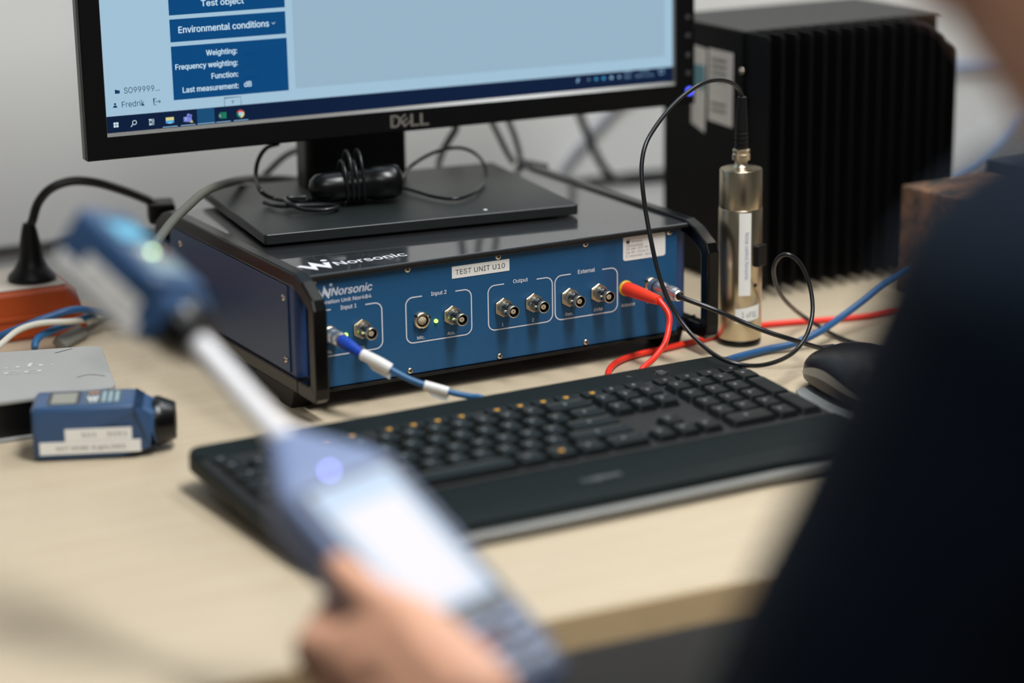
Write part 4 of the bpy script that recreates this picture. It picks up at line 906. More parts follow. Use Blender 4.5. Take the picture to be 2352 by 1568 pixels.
ps = thing('power_strip', 'orange power strip with cream top at the back left of the desk', 'power strip', (-0.28, 0.36, 0))
Mo = Matrix.Translation((-0.0830, 0.3150, 0)) @ RZ
mb = MB(); mb.prism([(-0.42, 0.0), (0.012, 0.0), (0.002, 0.0425), (-0.42, 0.0425)], 0.0, -0.088, 0, bev=0.003, seg=2, M=Mo @ basis((1, 0, 0), (0, 0, 1), (0, -1, 0), (0, 0, 0.0004)))
mb.box((-0.21, -0.0006, 0.020), (0.42, 0.002, 0.004), 0, bev=0.0005, M=Mo)
mb.build('strip_housing', ORANGE, ps, recalc=True)
mb = MB(); mb.prism(rrect(-0.40, 0.006, -0.004, 0.083, 0.008, 4), 0.0430, 0.0452, 0, bev=0.0008, seg=1, M=Mo); mb.build('socket_plate', CREAM, ps, recalc=True)

mb = MB(); mb.tube(CABLE['grey'] + [(0.1480, 0.315, 0.1125), (0.17, 0.34, 0.10), (0.18, 0.37, 0.06), (0.19, 0.39, 0.004)], 0.0037, n=12, per=8)
tag(mb.build('grey_cable', CGREY), 'grey green cable crossing the left edge of the unit behind the monitor stand', 'cable')
for nm, m, r, lab in (('lc_blue1', CBLUE2, 0.0032, 'blue cable along the front of the orange power strip'), ('lc_white', CWHITE, 0.0026, 'white cable arching behind the grey router'), ('lc_blue2', CBLUE, 0.0032, 'short bright blue cable bending down behind the grey router')):
    P = [(x, y, max(z, r + 0.0004)) for x, y, z in CABLE[nm]]
    if nm == 'lc_blue1': P = [(x, y - 0.004, z) for x, y, z in P[:-1]] + [(-0.045, 0.3045, 0.016), (0.02, 0.3060, 0.005), (0.10, 0.3060, 0.0038)]
    mb = MB(); mb.tube(P, r, n=10, per=6); tag(mb.build({'lc_blue1': 'patch_cable', 'lc_white': 'white_cable', 'lc_blue2': 'patch_cable'}[nm], m), lab, 'cable')
P = [V(p) for p in CABLE['lc_plug']]
t = thing('grey_connector', 'grey cable connector lying between router and power strip', 'connector', tuple(P[0] - V((0, 0, P[0].z))))
mb = MB(); mb.box((0, 0, 0.021), (0.013, 0.008, 0.042), 0, bev=0.0015, M=along(P[0] - V((0, 0, 0.006)), P[1] - V((0, 0, 0.006)))); mb.build('connector_body', mat('connector_grey', (110, 108, 100), 0.5), t)
mb = MB(); mb.tube([P[1] + (P[0] - P[1]) * 0.2 - V((0, 0, 0.006)), P[1] + V((0.008, 0.010, -0.006)), P[2] + V((0, 0, -0.003)), P[2] + V((0.03, 0.03, -0.004))], 0.0028, n=10); mb.build('cord', CGREY, t)

# adapter with its cord wound round it, on the monitor stand
t = thing('wound_adapter', 'black rounded adapter with its thin cord wound round it, on the monitor stand', 'adapter', (0.125, 0.165, 0.1188))
Ea, Eb = V((0.0900, 0.1720, 0.1345)), V((0.1480, 0.1570, 0.1362))
mb = MB(); Mx = along(Ea, Eb); L = (Eb - Ea).length
mb.lathe([(0.001, -0.0125), (0.0075, -0.0105), (0.0112, -0.006), (0.0126, 0.002), (0.0130, 0.012), (0.0132, L - 0.020), (0.0146, L - 0.018), (0.0146, L - 0.001), (0.0128, L + 0.004), (0.0072, L + 0.0070), (0.001, L + 0.0075)], 0, 36, M=Mx)
mb.build('adapter_body', BLACKG, t)
mb = MB(); Pw = []
for k in range(64):
    a = 2 * math.pi * k / 16; h = 0.016 + 0.0046 * k / 16; q_ = Mx.to_3x3() @ V((math.cos(a), math.sin(a), 0)); rr = 0.0146 + 0.015 * max(0, q_.z) ** 2 * (0.45 + 0.55 * ((k // 16) % 2))
    Pw.append(Mx @ V((rr * math.cos(a), rr * math.sin(a), h)))
zl = min(p.z for p in Pw)
Pw = [V((p.x, p.y, max(p.z, 0.1205))) for p in Pw]
mb.tube(Pw, 0.0013, n=8, per=2); mb.build('wound_cord', CBLACK, t)
mb = MB(); R_ = [V(p) for p in CABLE['bund_right']]; R_[0] = Eb + (Eb - Ea).normalized() * 0.006
mb.tube(R_, 0.0016, n=8, per=8); mb.build('cord', CBLACK, t)
mb = MB(); mb.tube([(0.046, 0.196, 0.1225), (0.052, 0.176, 0.1225), (0.070, 0.168, 0.1225), (0.088, 0.158, 0.1225), (0.092, 0.148, 0.1225), (0.080, 0.142, 0.1225), (0.064, 0.152, 0.1225), (0.056, 0.166, 0.1262), (0.062, 0.186, 0.1262), (0.078, 0.182, 0.1262)], 0.0018, n=8, per=8); mb.build('cord', CBLACK, t)
mb = MB(); mb.tube(CABLE['bund_left'] , 0.0019, n=8, per=8); mb.build('cord', CBLACK, t)
mb = MB(); mb.tube([(x + 0.000, y, z) for x, y, z in CABLE['bund_back']] + [(0.19, 0.36, 0.150)], 0.0030, n=8, per=6); mb.tube([(0.098, 0.36, 0.080), (0.085, 0.37, 0.04), (0.075, 0.385, 0.003)], 0.0030, n=8)
pp = [(0.075, 0.385, 0.0034), (0.085, 0.37, 0.04), (0.098, 0.36, 0.080)] + CABLE['bund_back'] + [(0.19, 0.36, 0.150), (0.20, 0.34, 0.20)]
mb = MB(); mb.tube(pp, 0.0030, n=8, per=6)
tag(mb.build('monitor_cable', CGREY), 'grey cable curving up behind the monitor stand, left of its neck', 'cable')
pp = [(0.26, 0.40, 0.0034), (0.2600, 0.345, 0.06)] + CABLE['behind_neck'][::-1] + [(0.306, 0.34, 0.19), (0.31, 0.33, 0.24)]
mb = MB(); mb.tube(pp, 0.0033, n=8, per=6); tag(mb.build('monitor_cable', CBLACK), 'black cable dropping behind the monitor stand, right of its neck', 'cable')
pp = CABLE['black_behind']
mb = MB(); mb.tube([(0.496, 0.46, 0.21), (0.4990, 0.46, 0.165)] + pp + [(0.63, 0.385, 0.03), (0.66, 0.36, 0.0046)], 0.0042, n=10, per=6); tag(mb.build('hanging_cable', CBLACK), 'black cable hanging behind the monitor and bending right toward the finned case', 'cable')
for nm, lab in (('gw1', 'left one of two grey cables hanging behind the right half of the monitor'), ('gw2', 'right one of two grey cables hanging behind the right half of the monitor')):
    P = CABLE[nm]; mb = MB(); mb.tube([(P[0][0] - 0.01, 0.32, 0.215)] + P[:-1] + [(P[-1][0], 0.305, 0.1055)], 0.0030, n=8, per=6); tag(mb.build('hanging_cable', CLGREY), lab, 'cable')
a, b = [V(p) for p in CABLE['gwplug']]
mb = MB(); mb.box((0, 0, (b - a).length / 2), (0.012, 0.020, (b - a).length), 0, bev=0.002, M=along(a - V((0, 0.012, 0)), b - V((0, 0.012, 0))))
mb.box((0.348, 0.295, 0.047), (0.016, 0.016, 0.094), 0, bev=0.002)
tag(mb.build('cable_connector', BLACKP), 'black connector standing behind the right back corner of the unit', 'connector')
P = CABLE['wallgrey']; mb = MB(); mb.tube([(0.74, wy(0.74) - 0.006, 0.14)] + P + [(0.55, wy(0.55) - 0.008, -0.08)], 0.0045, n=8); tag(mb.build('hanging_cable', mat('wall_strip_grey', (150, 152, 160), 0.6)), 'pale grey strip running diagonally across the wall under the monitor', 'cable')  # pale grey strip laid diagonally along the wall
P = CABLE['wb1']; mb = MB(); mb.tube([(0.95, wy(0.95) - 0.01, 0.11)] + P + [(1.6, wy(1.6) - 0.012, 0.12)], 0.0042, n=8); tag(mb.build('network_cable', CPALE), 'pale blue cable along the wall right of the finned case', 'cable')
P = CABLE['wb2']; mb = MB(); mb.tube([(1.42, wy(1.42) - 0.026, 0.20), (1.31, wy(1.31) - 0.026, 0.09)] + P + [(0.98, wy(0.98) - 0.026, -0.12)], 0.0042, n=8); tag(mb.build('network_cable', CPALE), 'pale blue cable drooping down the wall beside the shoulder', 'cable')

# ------------------------------------------------------------------ grey network box
ro = thing('network_router', 'flat grey network box at the left edge, behind the blue calibrator', 'network device', (-0.2300, 0.1100, 0))
mb = MB()
oq = [(-0.1490, 0.0400), (-0.1445, 0.0450), (-0.1175, 0.1500), (-0.1205, 0.1565), (-0.1280, 0.1600), (-0.325, 0.2180), (-0.350, 0.0560)]
mb.prism(oq, 0.0285, 0.0325, 0, bev=0.0012, seg=2); mb.build('top_shell', GREYT, ro, recalc=True)
mb = MB(); mb.prism(inset(oq, -0.0025) if sum(oq[i][0] * oq[(i + 1) % 7][1] - oq[(i + 1) % 7][0] * oq[i][1] for i in range(7)) < 0 else inset(oq, 0.0025), 0.0030, 0.0285, 0); mb.build('dark_body', BLACKG, ro, recalc=True)
mb = MB(); mb.prism(oq, 0.0004, 0.0030, 0); mb.build('bottom_shell', GREYT, ro, recalc=True)
mb = MB(); ta = math.atan2(-0.0102, 0.0351)
Mt2 = Matrix.Translation((-0.1815, 0.1085, 0.0327)) @ Matrix.Rotation(ta, 4, 'Z') @ Matrix(((1, 0.18, 0, 0), (0, 1, 0, 0), (0, 0, 1, 0), (0, 0, 0, 1)))
mb.text('cisco', -0.0640, -0.0030, 0.0092, 0.064, M=Mt2, bold=0.02)
for k, hgt in enumerate((0.0018, 0.0040, 0.0105, 0.0046, 0.0020, 0.0040, 0.0105, 0.0046, 0.0020)):
    x = 0.0060 - 0.0088 * (8 - k); mb.quad(x - 0.0014, 0.0145, x + 0.0014, 0.0145 + hgt, 0, 0, Mt2)
mb.text('o-', -0.0300, -0.0240, 0.0022, 0.006, M=Mt2)
mb.build('top_lettering', GREYL, ro)
mb = MB(); mb.line([(-0.1560, 0.1520), (-0.1480, 0.1550), (-0.1400, 0.1575)], 0.0012, 0.0327); mb.build('scratch', SCRATCH, ro); mb = MB(); mb.line([(-0.1640, 0.0760), (-0.1590, 0.0790), (-0.1520, 0.0790), (-0.1440, 0.0690)], 0.0009, 0.0327); mb.build('scratch', SCRATCH, ro)

# ------------------------------------------------------------------ black finned case, right of the monitor
FX, FY, FH = 0.4844, 0.0973, 0.237
pc = thing('finned_case', 'large black metal case with tall cooling fins, at the right behind the steel cylinder', 'electronic case', (0.595, 0.18, 0))
mb = MB(); mb.box((0.5930, 0.2005, 0.1205), (0.2170, 0.131, 0.229), 0, bev=0.001); mb.build('case_body', FINM, pc)
mb = MB(); mb.box((0.5940, 0.1990, 0.2362), (0.2190, 0.133, 0.0024), 0, bev=0.0006); mb.build('top_plate', TOPM, pc)
mb = MB(); nf = 15
for k in range(nf):
    x = FX + 0.0018 + k * (0.2150 - 0.0036) / (nf - 1); u = max(0.0, (x - 0.635) / 0.065); hz = FH - 0.030 * u * u; yb = FY + 0.006 * u * u
    p = [(yb, 0.010), (yb, hz - 0.004), (yb + 0.002, hz), (0.137, min(FH, hz + 0.012)), (0.137, 0.010)]
    mb.prism(p, x - 0.0016, x + 0.0016, 0, M=basis((0, 1, 0), (0, 0, 1), (1, 0, 0)))
mb.build('cooling_fins', FINM, pc, recalc=True)
mb = MB(); mb.box((FX - 0.0008, 0.1985, 0.1205), (0.0016, 0.129, 0.226), 0); mb.box((FX - 0.001, 0.133, 0.1), (0.002, 0.004, 0.16), 0); mb.build('side_cover', FINM, pc)
Ms_ = basis((0, -1, 0), (0, 0, 1), (-1, 0, 0), (FX - 0.0018, 0, 0))
mb = MB(); mb.prism([(-0.1873, 0.1505), (-0.1485, 0.1490), (-0.1480, 0.2160), (-0.1873, 0.2160)], 0, 0.0004, 0, M=Ms_); l1 = mb.build('side_label', LABELG, pc); l1['label'] = 'large pale label on the left side'
mb = MB()
for y in (0.206, 0.200, 0.194, 0.188, 0.160, 0.166): mb.quad(-0.182, y, -0.158, y + 0.0022, 0.0006, 0, Ms_)
mb.build('label_print', INKG, l1)
mb = MB(); mb.prism([(-0.2150, 0.1440), (-0.1935, 0.1375), (-0.1905, 0.2145), (-0.2150, 0.2160)], 0, 0.0004, 0, M=Ms_); mb.quad(-0.2140, 0.1770, -0.1930, 0.1990, 0.0006, 1, Ms_); l2 = mb.build('side_label', [LABELG, TEAL], pc, recalc=True); l2['label'] = 'narrow label with a teal band'
for y, z in ((0.134, 0.2024), (0.136, 0.04)): copy_of(sc0, 'screw', Matrix.Translation(-PIV['finned_case']) @ basis((0, -1, 0), (0, 0, 1), (-1, 0, 0), (FX - 0.002, y, z)), pc)
mb = MB(); mb.lathe([(0.006, 0), (0.006, 0.006), (0.004, 0.008)], 0, 20, M=basis((0, 1, 0), (0, 0, 1), (1, 0, 0), (0.7015, 0.150, 0.120))); mb.build('side_knob', FINM, pc)
for x in (0.505, 0.68):
    for y in (0.152, 0.248):
        mb = MB(); mb.lathe([(0.009, 0.0003), (0.009, 0.0062)], 0, 16, M=Matrix.Translation((x, y, 0))); mb.build('foot', BLACKM, pc)

mb = MB(); mb.box((0.6535, -0.012, 0.0495), (0.0980, 0.140, 0.0985), 0, bev=0.0018, seg=2)
tag(mb.build('rough_block', ROCK), 'rough brown metal block beside the sleeve, in front of the finned case', 'block')
mb = MB(); mb.box((0.7700, 0.010, 0.0545), (0.126, 0.110, 0.1085), 0, bev=0.002)
tag(mb.build('navy_box', mat('box_navy', (34, 48, 66), 0.6)), 'dark blue box at the right edge behind the shoulder, next to the rough block', 'box')

# ------------------------------------------------------------------ sound calibrators: one on the desk, one pushed on the meter's microphone
def calibrator(name, label, M, lit):
    t = thing(name, label, 'sound calibrator', M=M)
    mb = MB()
    side = [(0.0, 0.003), (0.003, 0.0), (0.062, 0.0), (0.0725, 0.003), (0.0885, 0.0085), (0.0885, 0.0325), (0.0800, 0.0365), (0.0735, 0.0395), (0.068, 0.0402), (0.003, 0.0402), (0.0, 0.037)]
    bm = bmesh.new(); ys = [-0.0225, 0.0225]
    rings = []
    for y in ys:
        rings.append([bm.verts.new((x, y * (1.0 if x < 0.08 else 0.86), z)) for x, z in side])
    n = len(side)
    bm.faces.new(rings[0][::-1]); bm.faces.new(rings[1])
    for i in range(n): bm.faces.new((rings[0][i], rings[0][(i + 1) % n], rings[1][(i + 1) % n], rings[1][i]))
    bmesh.ops.recalc_face_normals(bm, faces=bm.faces[:])
    es = [e for e in bm.edges if abs(e.verts[0].co.y - e.verts[1].co.y) < 1e-6]
    bmesh.ops.bevel(bm, geom=es, offset=0.0042, segments=4, affect='EDGES', profile=0.5)
    mb.bm(bm, 0, False); b = smooth_angle(mb.build('calibrator_body', BLUEC, t, local=True), 35)
    mb = MB(); mb.lathe([(0.0185, 0.0), (0.0185, 0.003), (0.0172, 0.006), (0.0140, 0.0140), (0.0132, 0.0152), (0.0075, 0.0154), (0.0072, 0.010), (0.0072, 0.002)], 0, 40, M=basis((0, 1, 0), (0, 0, 1), (1, 0, 0), (0.0875, 0, 0.0203)), caps=False)
    smooth_angle(mb.build('nose_cap', BLACKG, t, local=True))
    zt = 0.0403
    mb = MB(); mb.prism(rrect(0.0115, -0.0165, 0.0345, 0.0165, 0.001, 2), zt - 0.0006, zt + 0.0002, 0)
    fr = mb.build('display_frame', LCDD, t, local=True, recalc=True)
    mb = MB(); mb.quad(0.0140, -0.0140, 0.0320, 0.0125, zt + 0.0003)
    mb.build('display', screen('lcd_lit', (110, 190, 226), 1.15) if lit else LCDG, fr, local=True)
    mb = MB(); mb.prism(rrect(0.0370, -0.0165, 0.0640, 0.0165, 0.001, 2), zt - 0.0006, zt + 0.0002, 0); pl = mb.build('key_panel', mat('panel_plate', (74, 92, 104), 0.45), t, local=True, recalc=True)
    mb = MB(); z = zt + 0.0004
    mb.quad(0.0400, 0.0090, 0.0475, 0.0125, z, 1); zmark(mb, 0.0400, -0.0140, 0.0075, 0.0190, 0, None, z, 0.24, 0.0)
    for x in (0.0505, 0.0550, 0.0598): mb.quad(x, -0.0135, x + 0.0024, 0.0125, z, 2)
    mb.build('panel_marks', [PAPER, mat('mark_orange', (196, 128, 72), 0.5), mat('mark_pale', (150, 172, 176), 0.5)], pl, local=True)
    for x0, x1, z0, z1, s, lab in ((0.0050, 0.0775, 0.0048, 0.0142, 'NOT MORE ALKALINES', 'long lower white sticker'), (0.0235, 0.0715, 0.0144, 0.0236, '501    3051', 'shorter upper white sticker')):
        Mst = basis((1, 0, 0), (0, 0, 1), (0, -1, 0), (0, -0.02255, 0))
        mb = MB(); mb.prism([(x0, z0), (x1, z0), (x1, z1), (x0, z1)], 0, 0.0003, 0, M=Mst); st = mb.build('side_sticker', PAPER, t, local=True); st['label'] = lab
        mb = MB(); mb.text(s, x0 + 0.012, z0 + 0.0030, 0.0030, (x1 - x0) * 0.68, z=0.0004, M=Mst); mb.build('sticker_lettering', INKG, st, local=True)
    return t
Mc = basis((0.9205, -0.3907, 0), (0.3907, 0.9205, 0), (0, 0, 1), (-0.2200, 0.0105, 0.0004))
calibrator('sound_calibrator', 'blue calibrator with black nose and grey display lying on the desk beside the router', Mc, False)

O_ = V((-0.2189, -0.5316, 0.1353)); ex = V((0.9611, 0.2706, 0.0550)); ey = V((-0.2587, 0.8126, 0.5222)); ey = (ey - ex * ey.dot(ex) / ex.dot(ex)).normalized(); ex.normalize(); ez = ex.cross(ey)
Ms = basis(ex, ey, ez, O_)
Mheld = Ms @ Matrix.Translation((0, 0.1305, -0.0167)) @ Matrix.Rotation(0.045, 4, 'Z') @ Matrix.Rotation(-0.07, 4, 'X') @ Matrix.Translation((0, 0.1025, 0)) @ basis((0, -1, 0), (1, 0, 0), (0, 0, 1)) @ Matrix.Rotation(-0.42, 4, 'X') @ Matrix.Translation((0, 0, -0.0203))
ch = calibrator('sound_calibrator', 'blue calibrator with glowing display pushed onto the white microphone rod, held in the air', Mheld, True)
mb = MB(); mb.lathe([(0.0016, 0), (0.0016, 0.001), (0.0001, 0.0012)], 0, 14, M=Matrix.Translation((0.0440, 0.0000, 0.0407))); mb.build('indicator_light', mat('led_pale_green', (120, 140, 90), 0.4, emit=(200, 240, 180), es=7.0), ch, local=True)

# ------------------------------------------------------------------ the hand-held sound level meter
sm = thing('sound_level_meter', 'blue grey hand-held meter with bright white screen, held over the keyboard', 'sound level meter', M=Ms)
def super_ring(y, hw, zt, zb, e, n=48):
    out = []
    for k in range(n):
        a = 2 * math.pi * k / n; c, s = math.cos(a), math.sin(a)
        x = hw * math.copysign(abs(c) ** (2 / e), c); z = (zt + zb) / 2 + (zt - zb) / 2 * math.copysign(abs(s) ** (2 / e), s); out.append((x, y, z))
    return out
ST = [(-0.1525, 0.026, -0.008, -0.025, 4), (-0.1500, 0.0320, -0.003, -0.030, 5), (-0.1440, 0.0355, -0.0008, -0.0325, 6), (-0.130, 0.0372, 0, -0.033, 7), (-0.05, 0.0385, 0, -0.033, 8), (0.002, 0.0385, 0, -0.033, 8), (0.010, 0.0370, -0.0004, -0.0325, 7), (0.020, 0.0310, -0.0022, -0.031, 6), (0.034, 0.0215, -0.0055, -0.0285, 4), (0.046, 0.0128, -0.0085, -0.0250, 3), (0.051, 0.0105, -0.0095, -0.0240, 2.4)]
mb = MB(); vs = []; n = 48
for s in ST: vs += super_ring(*s)
fs = [(i * n + k, i * n + (k + 1) % n, (i + 1) * n + (k + 1) % n, (i + 1) * n + k) for i in range(len(ST) - 1) for k in range(n)] + [tuple(range(n)), tuple(range((len(ST) - 1) * n, len(ST) * n))[::-1]]
mb.add(vs, fs, 0, False); smooth_angle(mb.build('meter_body', BLUEM, sm, local=True, recalc=True), 30)
mb = MB(); mb.prism(rrect(-0.0325, -0.1030, 0.0325, 0.0035, 0.003, 3), -0.0010, 0.0003, 0); fr = mb.build('screen_frame', BLACKG, sm, local=True, recalc=True)
mb = MB(); mb.quad(-0.0280, -0.0940, 0.0280, 0.0, 0.0005); mb.quad(-0.0215, -0.0885, 0.0215, -0.0170, 0.0006, 1); mb.build('display', [screen('meter_display', (194, 216, 242), 1.0), screen('meter_display_middle', (238, 235, 241), 1.0)], fr, local=True)  # middle of the display set whiter than its border
mb = MB(); mb.lathe([(0.0014, -0.0005), (0.0014, 0.0004), (0.0001, 0.0007)], 0, 14, M=Matrix.Translation((-0.0045, 0.0102, 0))); mb.build('indicator_light', mat('led_violet', (90, 90, 160), 0.4, emit=(140, 140, 240), es=12.0), sm, local=True)
mb = MB(); mb.prism(rrect(-0.0310, -0.1470, 0.0310, -0.1040, 0.004, 3), -0.0012, 0.0002, 0); mb.build('keypad', mat('keypad_dark', (46, 54, 66), 0.5), sm, local=True, recalc=True)
for j in range(4):
    for i in range(3):
        x, y = -0.0200 + 0.0200 * i, -0.1105 - 0.0098 * j
        mb = MB(); mb.prism(rrect(x - 0.0075, y - 0.0032, x + 0.0075, y + 0.0032, 0.0028, 4), 0.0, 0.0016, 0, bev=0.0006, seg=1)
        mb.build('key', mat('meter_key', (128, 138, 164), 0.4) if (i, j) != (1, 1) else mat('meter_key_red', (120, 76, 96), 0.4), sm, local=True, recalc=True)
mb = MB(); mb.lathe([(0.0078, 0.049), (0.0078, 0.056), (0.0068, 0.060), (0.0068, 0.1500), (0.0062, 0.1505)], 0, 32, M=basis((1, 0, 0), (0, 0, -1), (0, 1, 0), (0, 0, -0.0167)))
smooth_angle(mb.build('microphone_rod', ROD, sm, local=True))

# ------------------------------------------------------------------ the seated person (left hand holds the meter)
def organic(name, segs, voxel, m, parent, its=6, fac=0.5, noise_amp=0.0):
    bm = bmesh.new()
    for a, ra, b, rb in segs:
        a, b = V(a), V(b); t = bmesh.new()
        for c, r in ((a, ra), (b, rb)): bmesh.ops.create_icosphere(t, subdivisions=3, radius=r, matrix=Matrix.Translation(c))
        r_ = bmesh.ops.convex_hull(t, input=t.verts[:])
        dead = list({g for g in r_['geom_interior'] + r_['geom_unused'] if isinstance(g, bmesh.types.BMVert)})
        if dead: bmesh.ops.delete(t, geom=dead, context='VERTS')
        me = bpy.data.meshes.new('t'); t.to_mesh(me); t.free(); bm.from_mesh(me); bpy.data.meshes.remove(me)
    me = bpy.data.meshes.new(name); bm.to_mesh(me); bm.free()
    o = bpy.data.objects.new(name, me); sc.collection.objects.link(o)
    r = o.modifiers.new('r', 'REMESH'); r.mode = 'VOXEL'; r.voxel_size = voxel; r.use_smooth_shade = True
    s = o.modifiers.new('s', 'SMOOTH'); s.iterations = its; s.factor = fac
    dg = bpy.context.evaluated_depsgraph_get(); nm = bpy.data.meshes.new_from_object(o.evaluated_get(dg))
    o.modifiers.clear(); o.data = nm; bpy.data.meshes.remove(me); nm.name = name
    if noise_amp:
        for v_ in nm.vertices:
            q = v_.co; k = noise.noise(q * 11) * 0.6 + noise.noise(V((q.x * 26, q.y * 26, q.z * 14))) * 0.4; v_.co = q + v_.normal * k * noise_amp
    nm.materials.clear(); nm.materials.append(m)
    for p in nm.polygons: p.use_smooth = True
    o.parent = parent; off = PIV[parent.name]
    nm.transform(Matrix.Translation(-off)); PIV[o.name] = off
    return o
def W(x, y, z): return O_ + ex * (x / 1000) + ey * (y / 1000) + ez * (z / 1000)
pe = thing('person', 'person in a dark navy sweater at the right, holding the meter in the left hand', 'person', (0.06, -1.0, -DZ))
wr = W(-36, -224, -38); EL = V((-0.2010, -0.8900, 0.0450)); SL = V((-0.1325, -0.9816, 0.3120)); SR = V((0.2080, -0.9820, 0.2950))
ER = V((0.2730, -0.9970, 0.0300)); WRR = V((0.1830, -0.7920, -0.0700))
hand = [  # thumb, lying along the left edge of the meter
    (W(-46, -49, 5), .0076, W(-47, -60, 7), .0090), (W(-47, -60, 7), .0094, W(-46, -76, 9), .0104), (W(-46, -76, 9), .0102, W(-38, -106, 14), .0128), (W(-38, -106, 14), .0130, W(-40, -152, 17), .0175),
    (W(-40, -152, 17), .0170, W(-46, -186, -10), .021), (W(-46, -186, -10), .021, wr, .026),
    # web, palm and back of the hand under the meter
    (W(-58, -74, -20), .0115, W(-54, -112, 0), .0120), (W(-60, -64, -34), .0115, W(-58, -74, -20), .011), (W(-60, -76, -22), .013, W(-58, -145, -24), .016), (W(-54, -112, 0), .0120, W(-58, -150, 0), .0150), (W(-58, -145, -24), .016, wr, .024), (W(-58, -150, 0), .015, W(-46, -186, -10), .02),
    (W(-50, -92, 6), .0100, W(-62, -96, -14), .0120), (W(-48, -120, 13), .0120, W(-60, -122, -12), .0140), (W(-50, -142, 12), .0130, W(-60, -150, -14), .0160), (W(-47, -84, 6), .0095, W(-59, -82, -14), .0110), (W(-47, -106, 12), .0110, W(-48, -142, 14), .0145),
    (W(-54, -62, -45), .0115, W(-52, -150, -56), .0160), (W(-36, -72, -47), .0115, W(-38, -150, -57), .0160), (W(-28, -94, -47), .0115, W(-26, -152, -53), .016), (W(-20, -114, -46), .011, W(-18, -158, -50), .0145),
    (W(-52, -150, -53), .0165, wr, .026), (W(-38, -150, -54), .0165, wr, .026), (W(-26, -152, -53), .016, wr, .025), (W(-18, -158, -50), .0145, wr, .022), (W(-57, -145, -24), .014, W(-52, -150, -53), .015),
    (W(-54, -62, -45), .012, W(-36, -72, -47), .012), (W(-36, -72, -47), .012, W(-28, -94, -47), .012), (W(-28, -94, -47), .012, W(-20, -114, -46), .0115),
    # index, middle, ring and little finger curled under it, tips on its right edge
    (W(-54, -60, -45), .0112, W(-14, -38, -44), .0098), (W(-14, -38, -44), .0096, W(18, -34, -42.5), .0086), (W(18, -34, -42.5), .0084, W(37, -37, -41), .0072),
    (W(-36, -72, -47), .0114, W(4, -62, -44.5), .0100), (W(4, -62, -44.5), .0098, W(36, -62, -43.5), .0086), (W(36, -62, -43.5), .0084, W(48.5, -65, -28), .0072),
    (W(-28, -94, -47), .0110, W(6, -88, -44), .0096), (W(6, -88, -44), .0094, W(36, -88, -43), .0082), (W(36, -88, -43), .0080, W(48.3, -90, -28), .0069),
    (W(-20, -114, -46), .0100, W(10, -113, -43), .0084), (W(10, -113, -43), .0082, W(34, -113, -41), .0074), (W(34, -113, -41.5), .0072, W(46.5, -114, -28), .0062)]
HC = V((-0.0449, -0.8945, 0.5282)); CH = V((-0.1015, -0.8714, 0.4279)); fd = V((-0.80, 0.55, -0.20)).normalized(); sd = fd.cross(V((0, 0, 1))).normalized(); ud = sd.cross(fd)
def Hd(f, s, u): return HC + fd * f + sd * s + ud * u
rh = []
for k, (dx, ln) in enumerate(((-0.030, .060), (-0.010, .072), (0.010, .068), (0.028, .054))):
    b0 = WRR + V((dx * 0.9 - 0.012, 0.080, -0.022)); rh += [(WRR + V((dx * .5, 0.01, 0)), .015, b0, .0105), (b0, .0098, b0 + V((-0.004, ln * .5, -0.004)), .0085), (b0 + V((-0.004, ln * .5, -0.004)), .0082, b0 + V((-0.008, ln * .92, -0.020)), .0068)]
rh += [(WRR + V((-0.014, 0.02, 0)), .014, WRR + V((-0.046, 0.055, -0.012)), .0105), (WRR + V((-0.046, 0.055, -0.012)), .010, WRR + V((-0.058, 0.085, -0.022)), .0078)]
torso = [((-0.027, -1.027, -0.175), .095, (0.108, -1.027, -0.175), .095), ((-0.007, -1.032, -0.02), .092, (0.083, -1.032, -0.02), .092), ((-0.032, -1.007, 0.16), .098, (0.108, -1.007, 0.16), .098), ((-0.062, -0.992, 0.255), .072, (0.138, -0.992, 0.255), .072)]
tj = [(torso[0][0], .095, torso[1][0], .092), (torso[0][2], .095, torso[1][2], .092), (torso[1][0], .092, torso[2][0], .098), (torso[1][2], .092, torso[2][2], .098), (torso[2][0], .098, torso[3][0], .072), (torso[2][2], .098, torso[3][2], .072),
      (SL, .056, torso[3][0], .066), (SR, .056, torso[3][2], .066), (SL, .05, (-0.012, -0.962, 0.335), .052), (SR, .05, (0.008, -0.962, 0.335), .052)]
arms = [(SL, .054, EL, .044), (EL, .043, wr.lerp(EL, .5), .038), (wr.lerp(EL, .5), .038, wr, .026), (SR, .054, ER, .044), (ER, .043, WRR, .027)]
HL, HR = V((-0.042, -1.017, -0.185)), V((0.123, -1.017, -0.185)); KL, KR = V((-0.072, -0.597, -0.185)), V((0.168, -0.597, -0.185)); AL, AR = V((-0.082, -0.637, -0.65)), V((0.178, -0.637, -0.65))
legs = [(HL, .088, KL, .062), (HR, .088, KR, .062), (KL, .058, KL.lerp(AL, .35), .056), (KL.lerp(AL, .35), .056, AL, .036), (KR, .058, KR.lerp(AR, .35), .056), (KR.lerp(AR, .35), .056, AR, .036)]
feet = [(A + V((0, -0.03, -0.045)), .032, A + V((0, 0.13, -0.058)), .026) for A in (AL, AR)] + [(A, .036, A + V((0, -0.02, -0.04)), .034) for A in (AL, AR)]
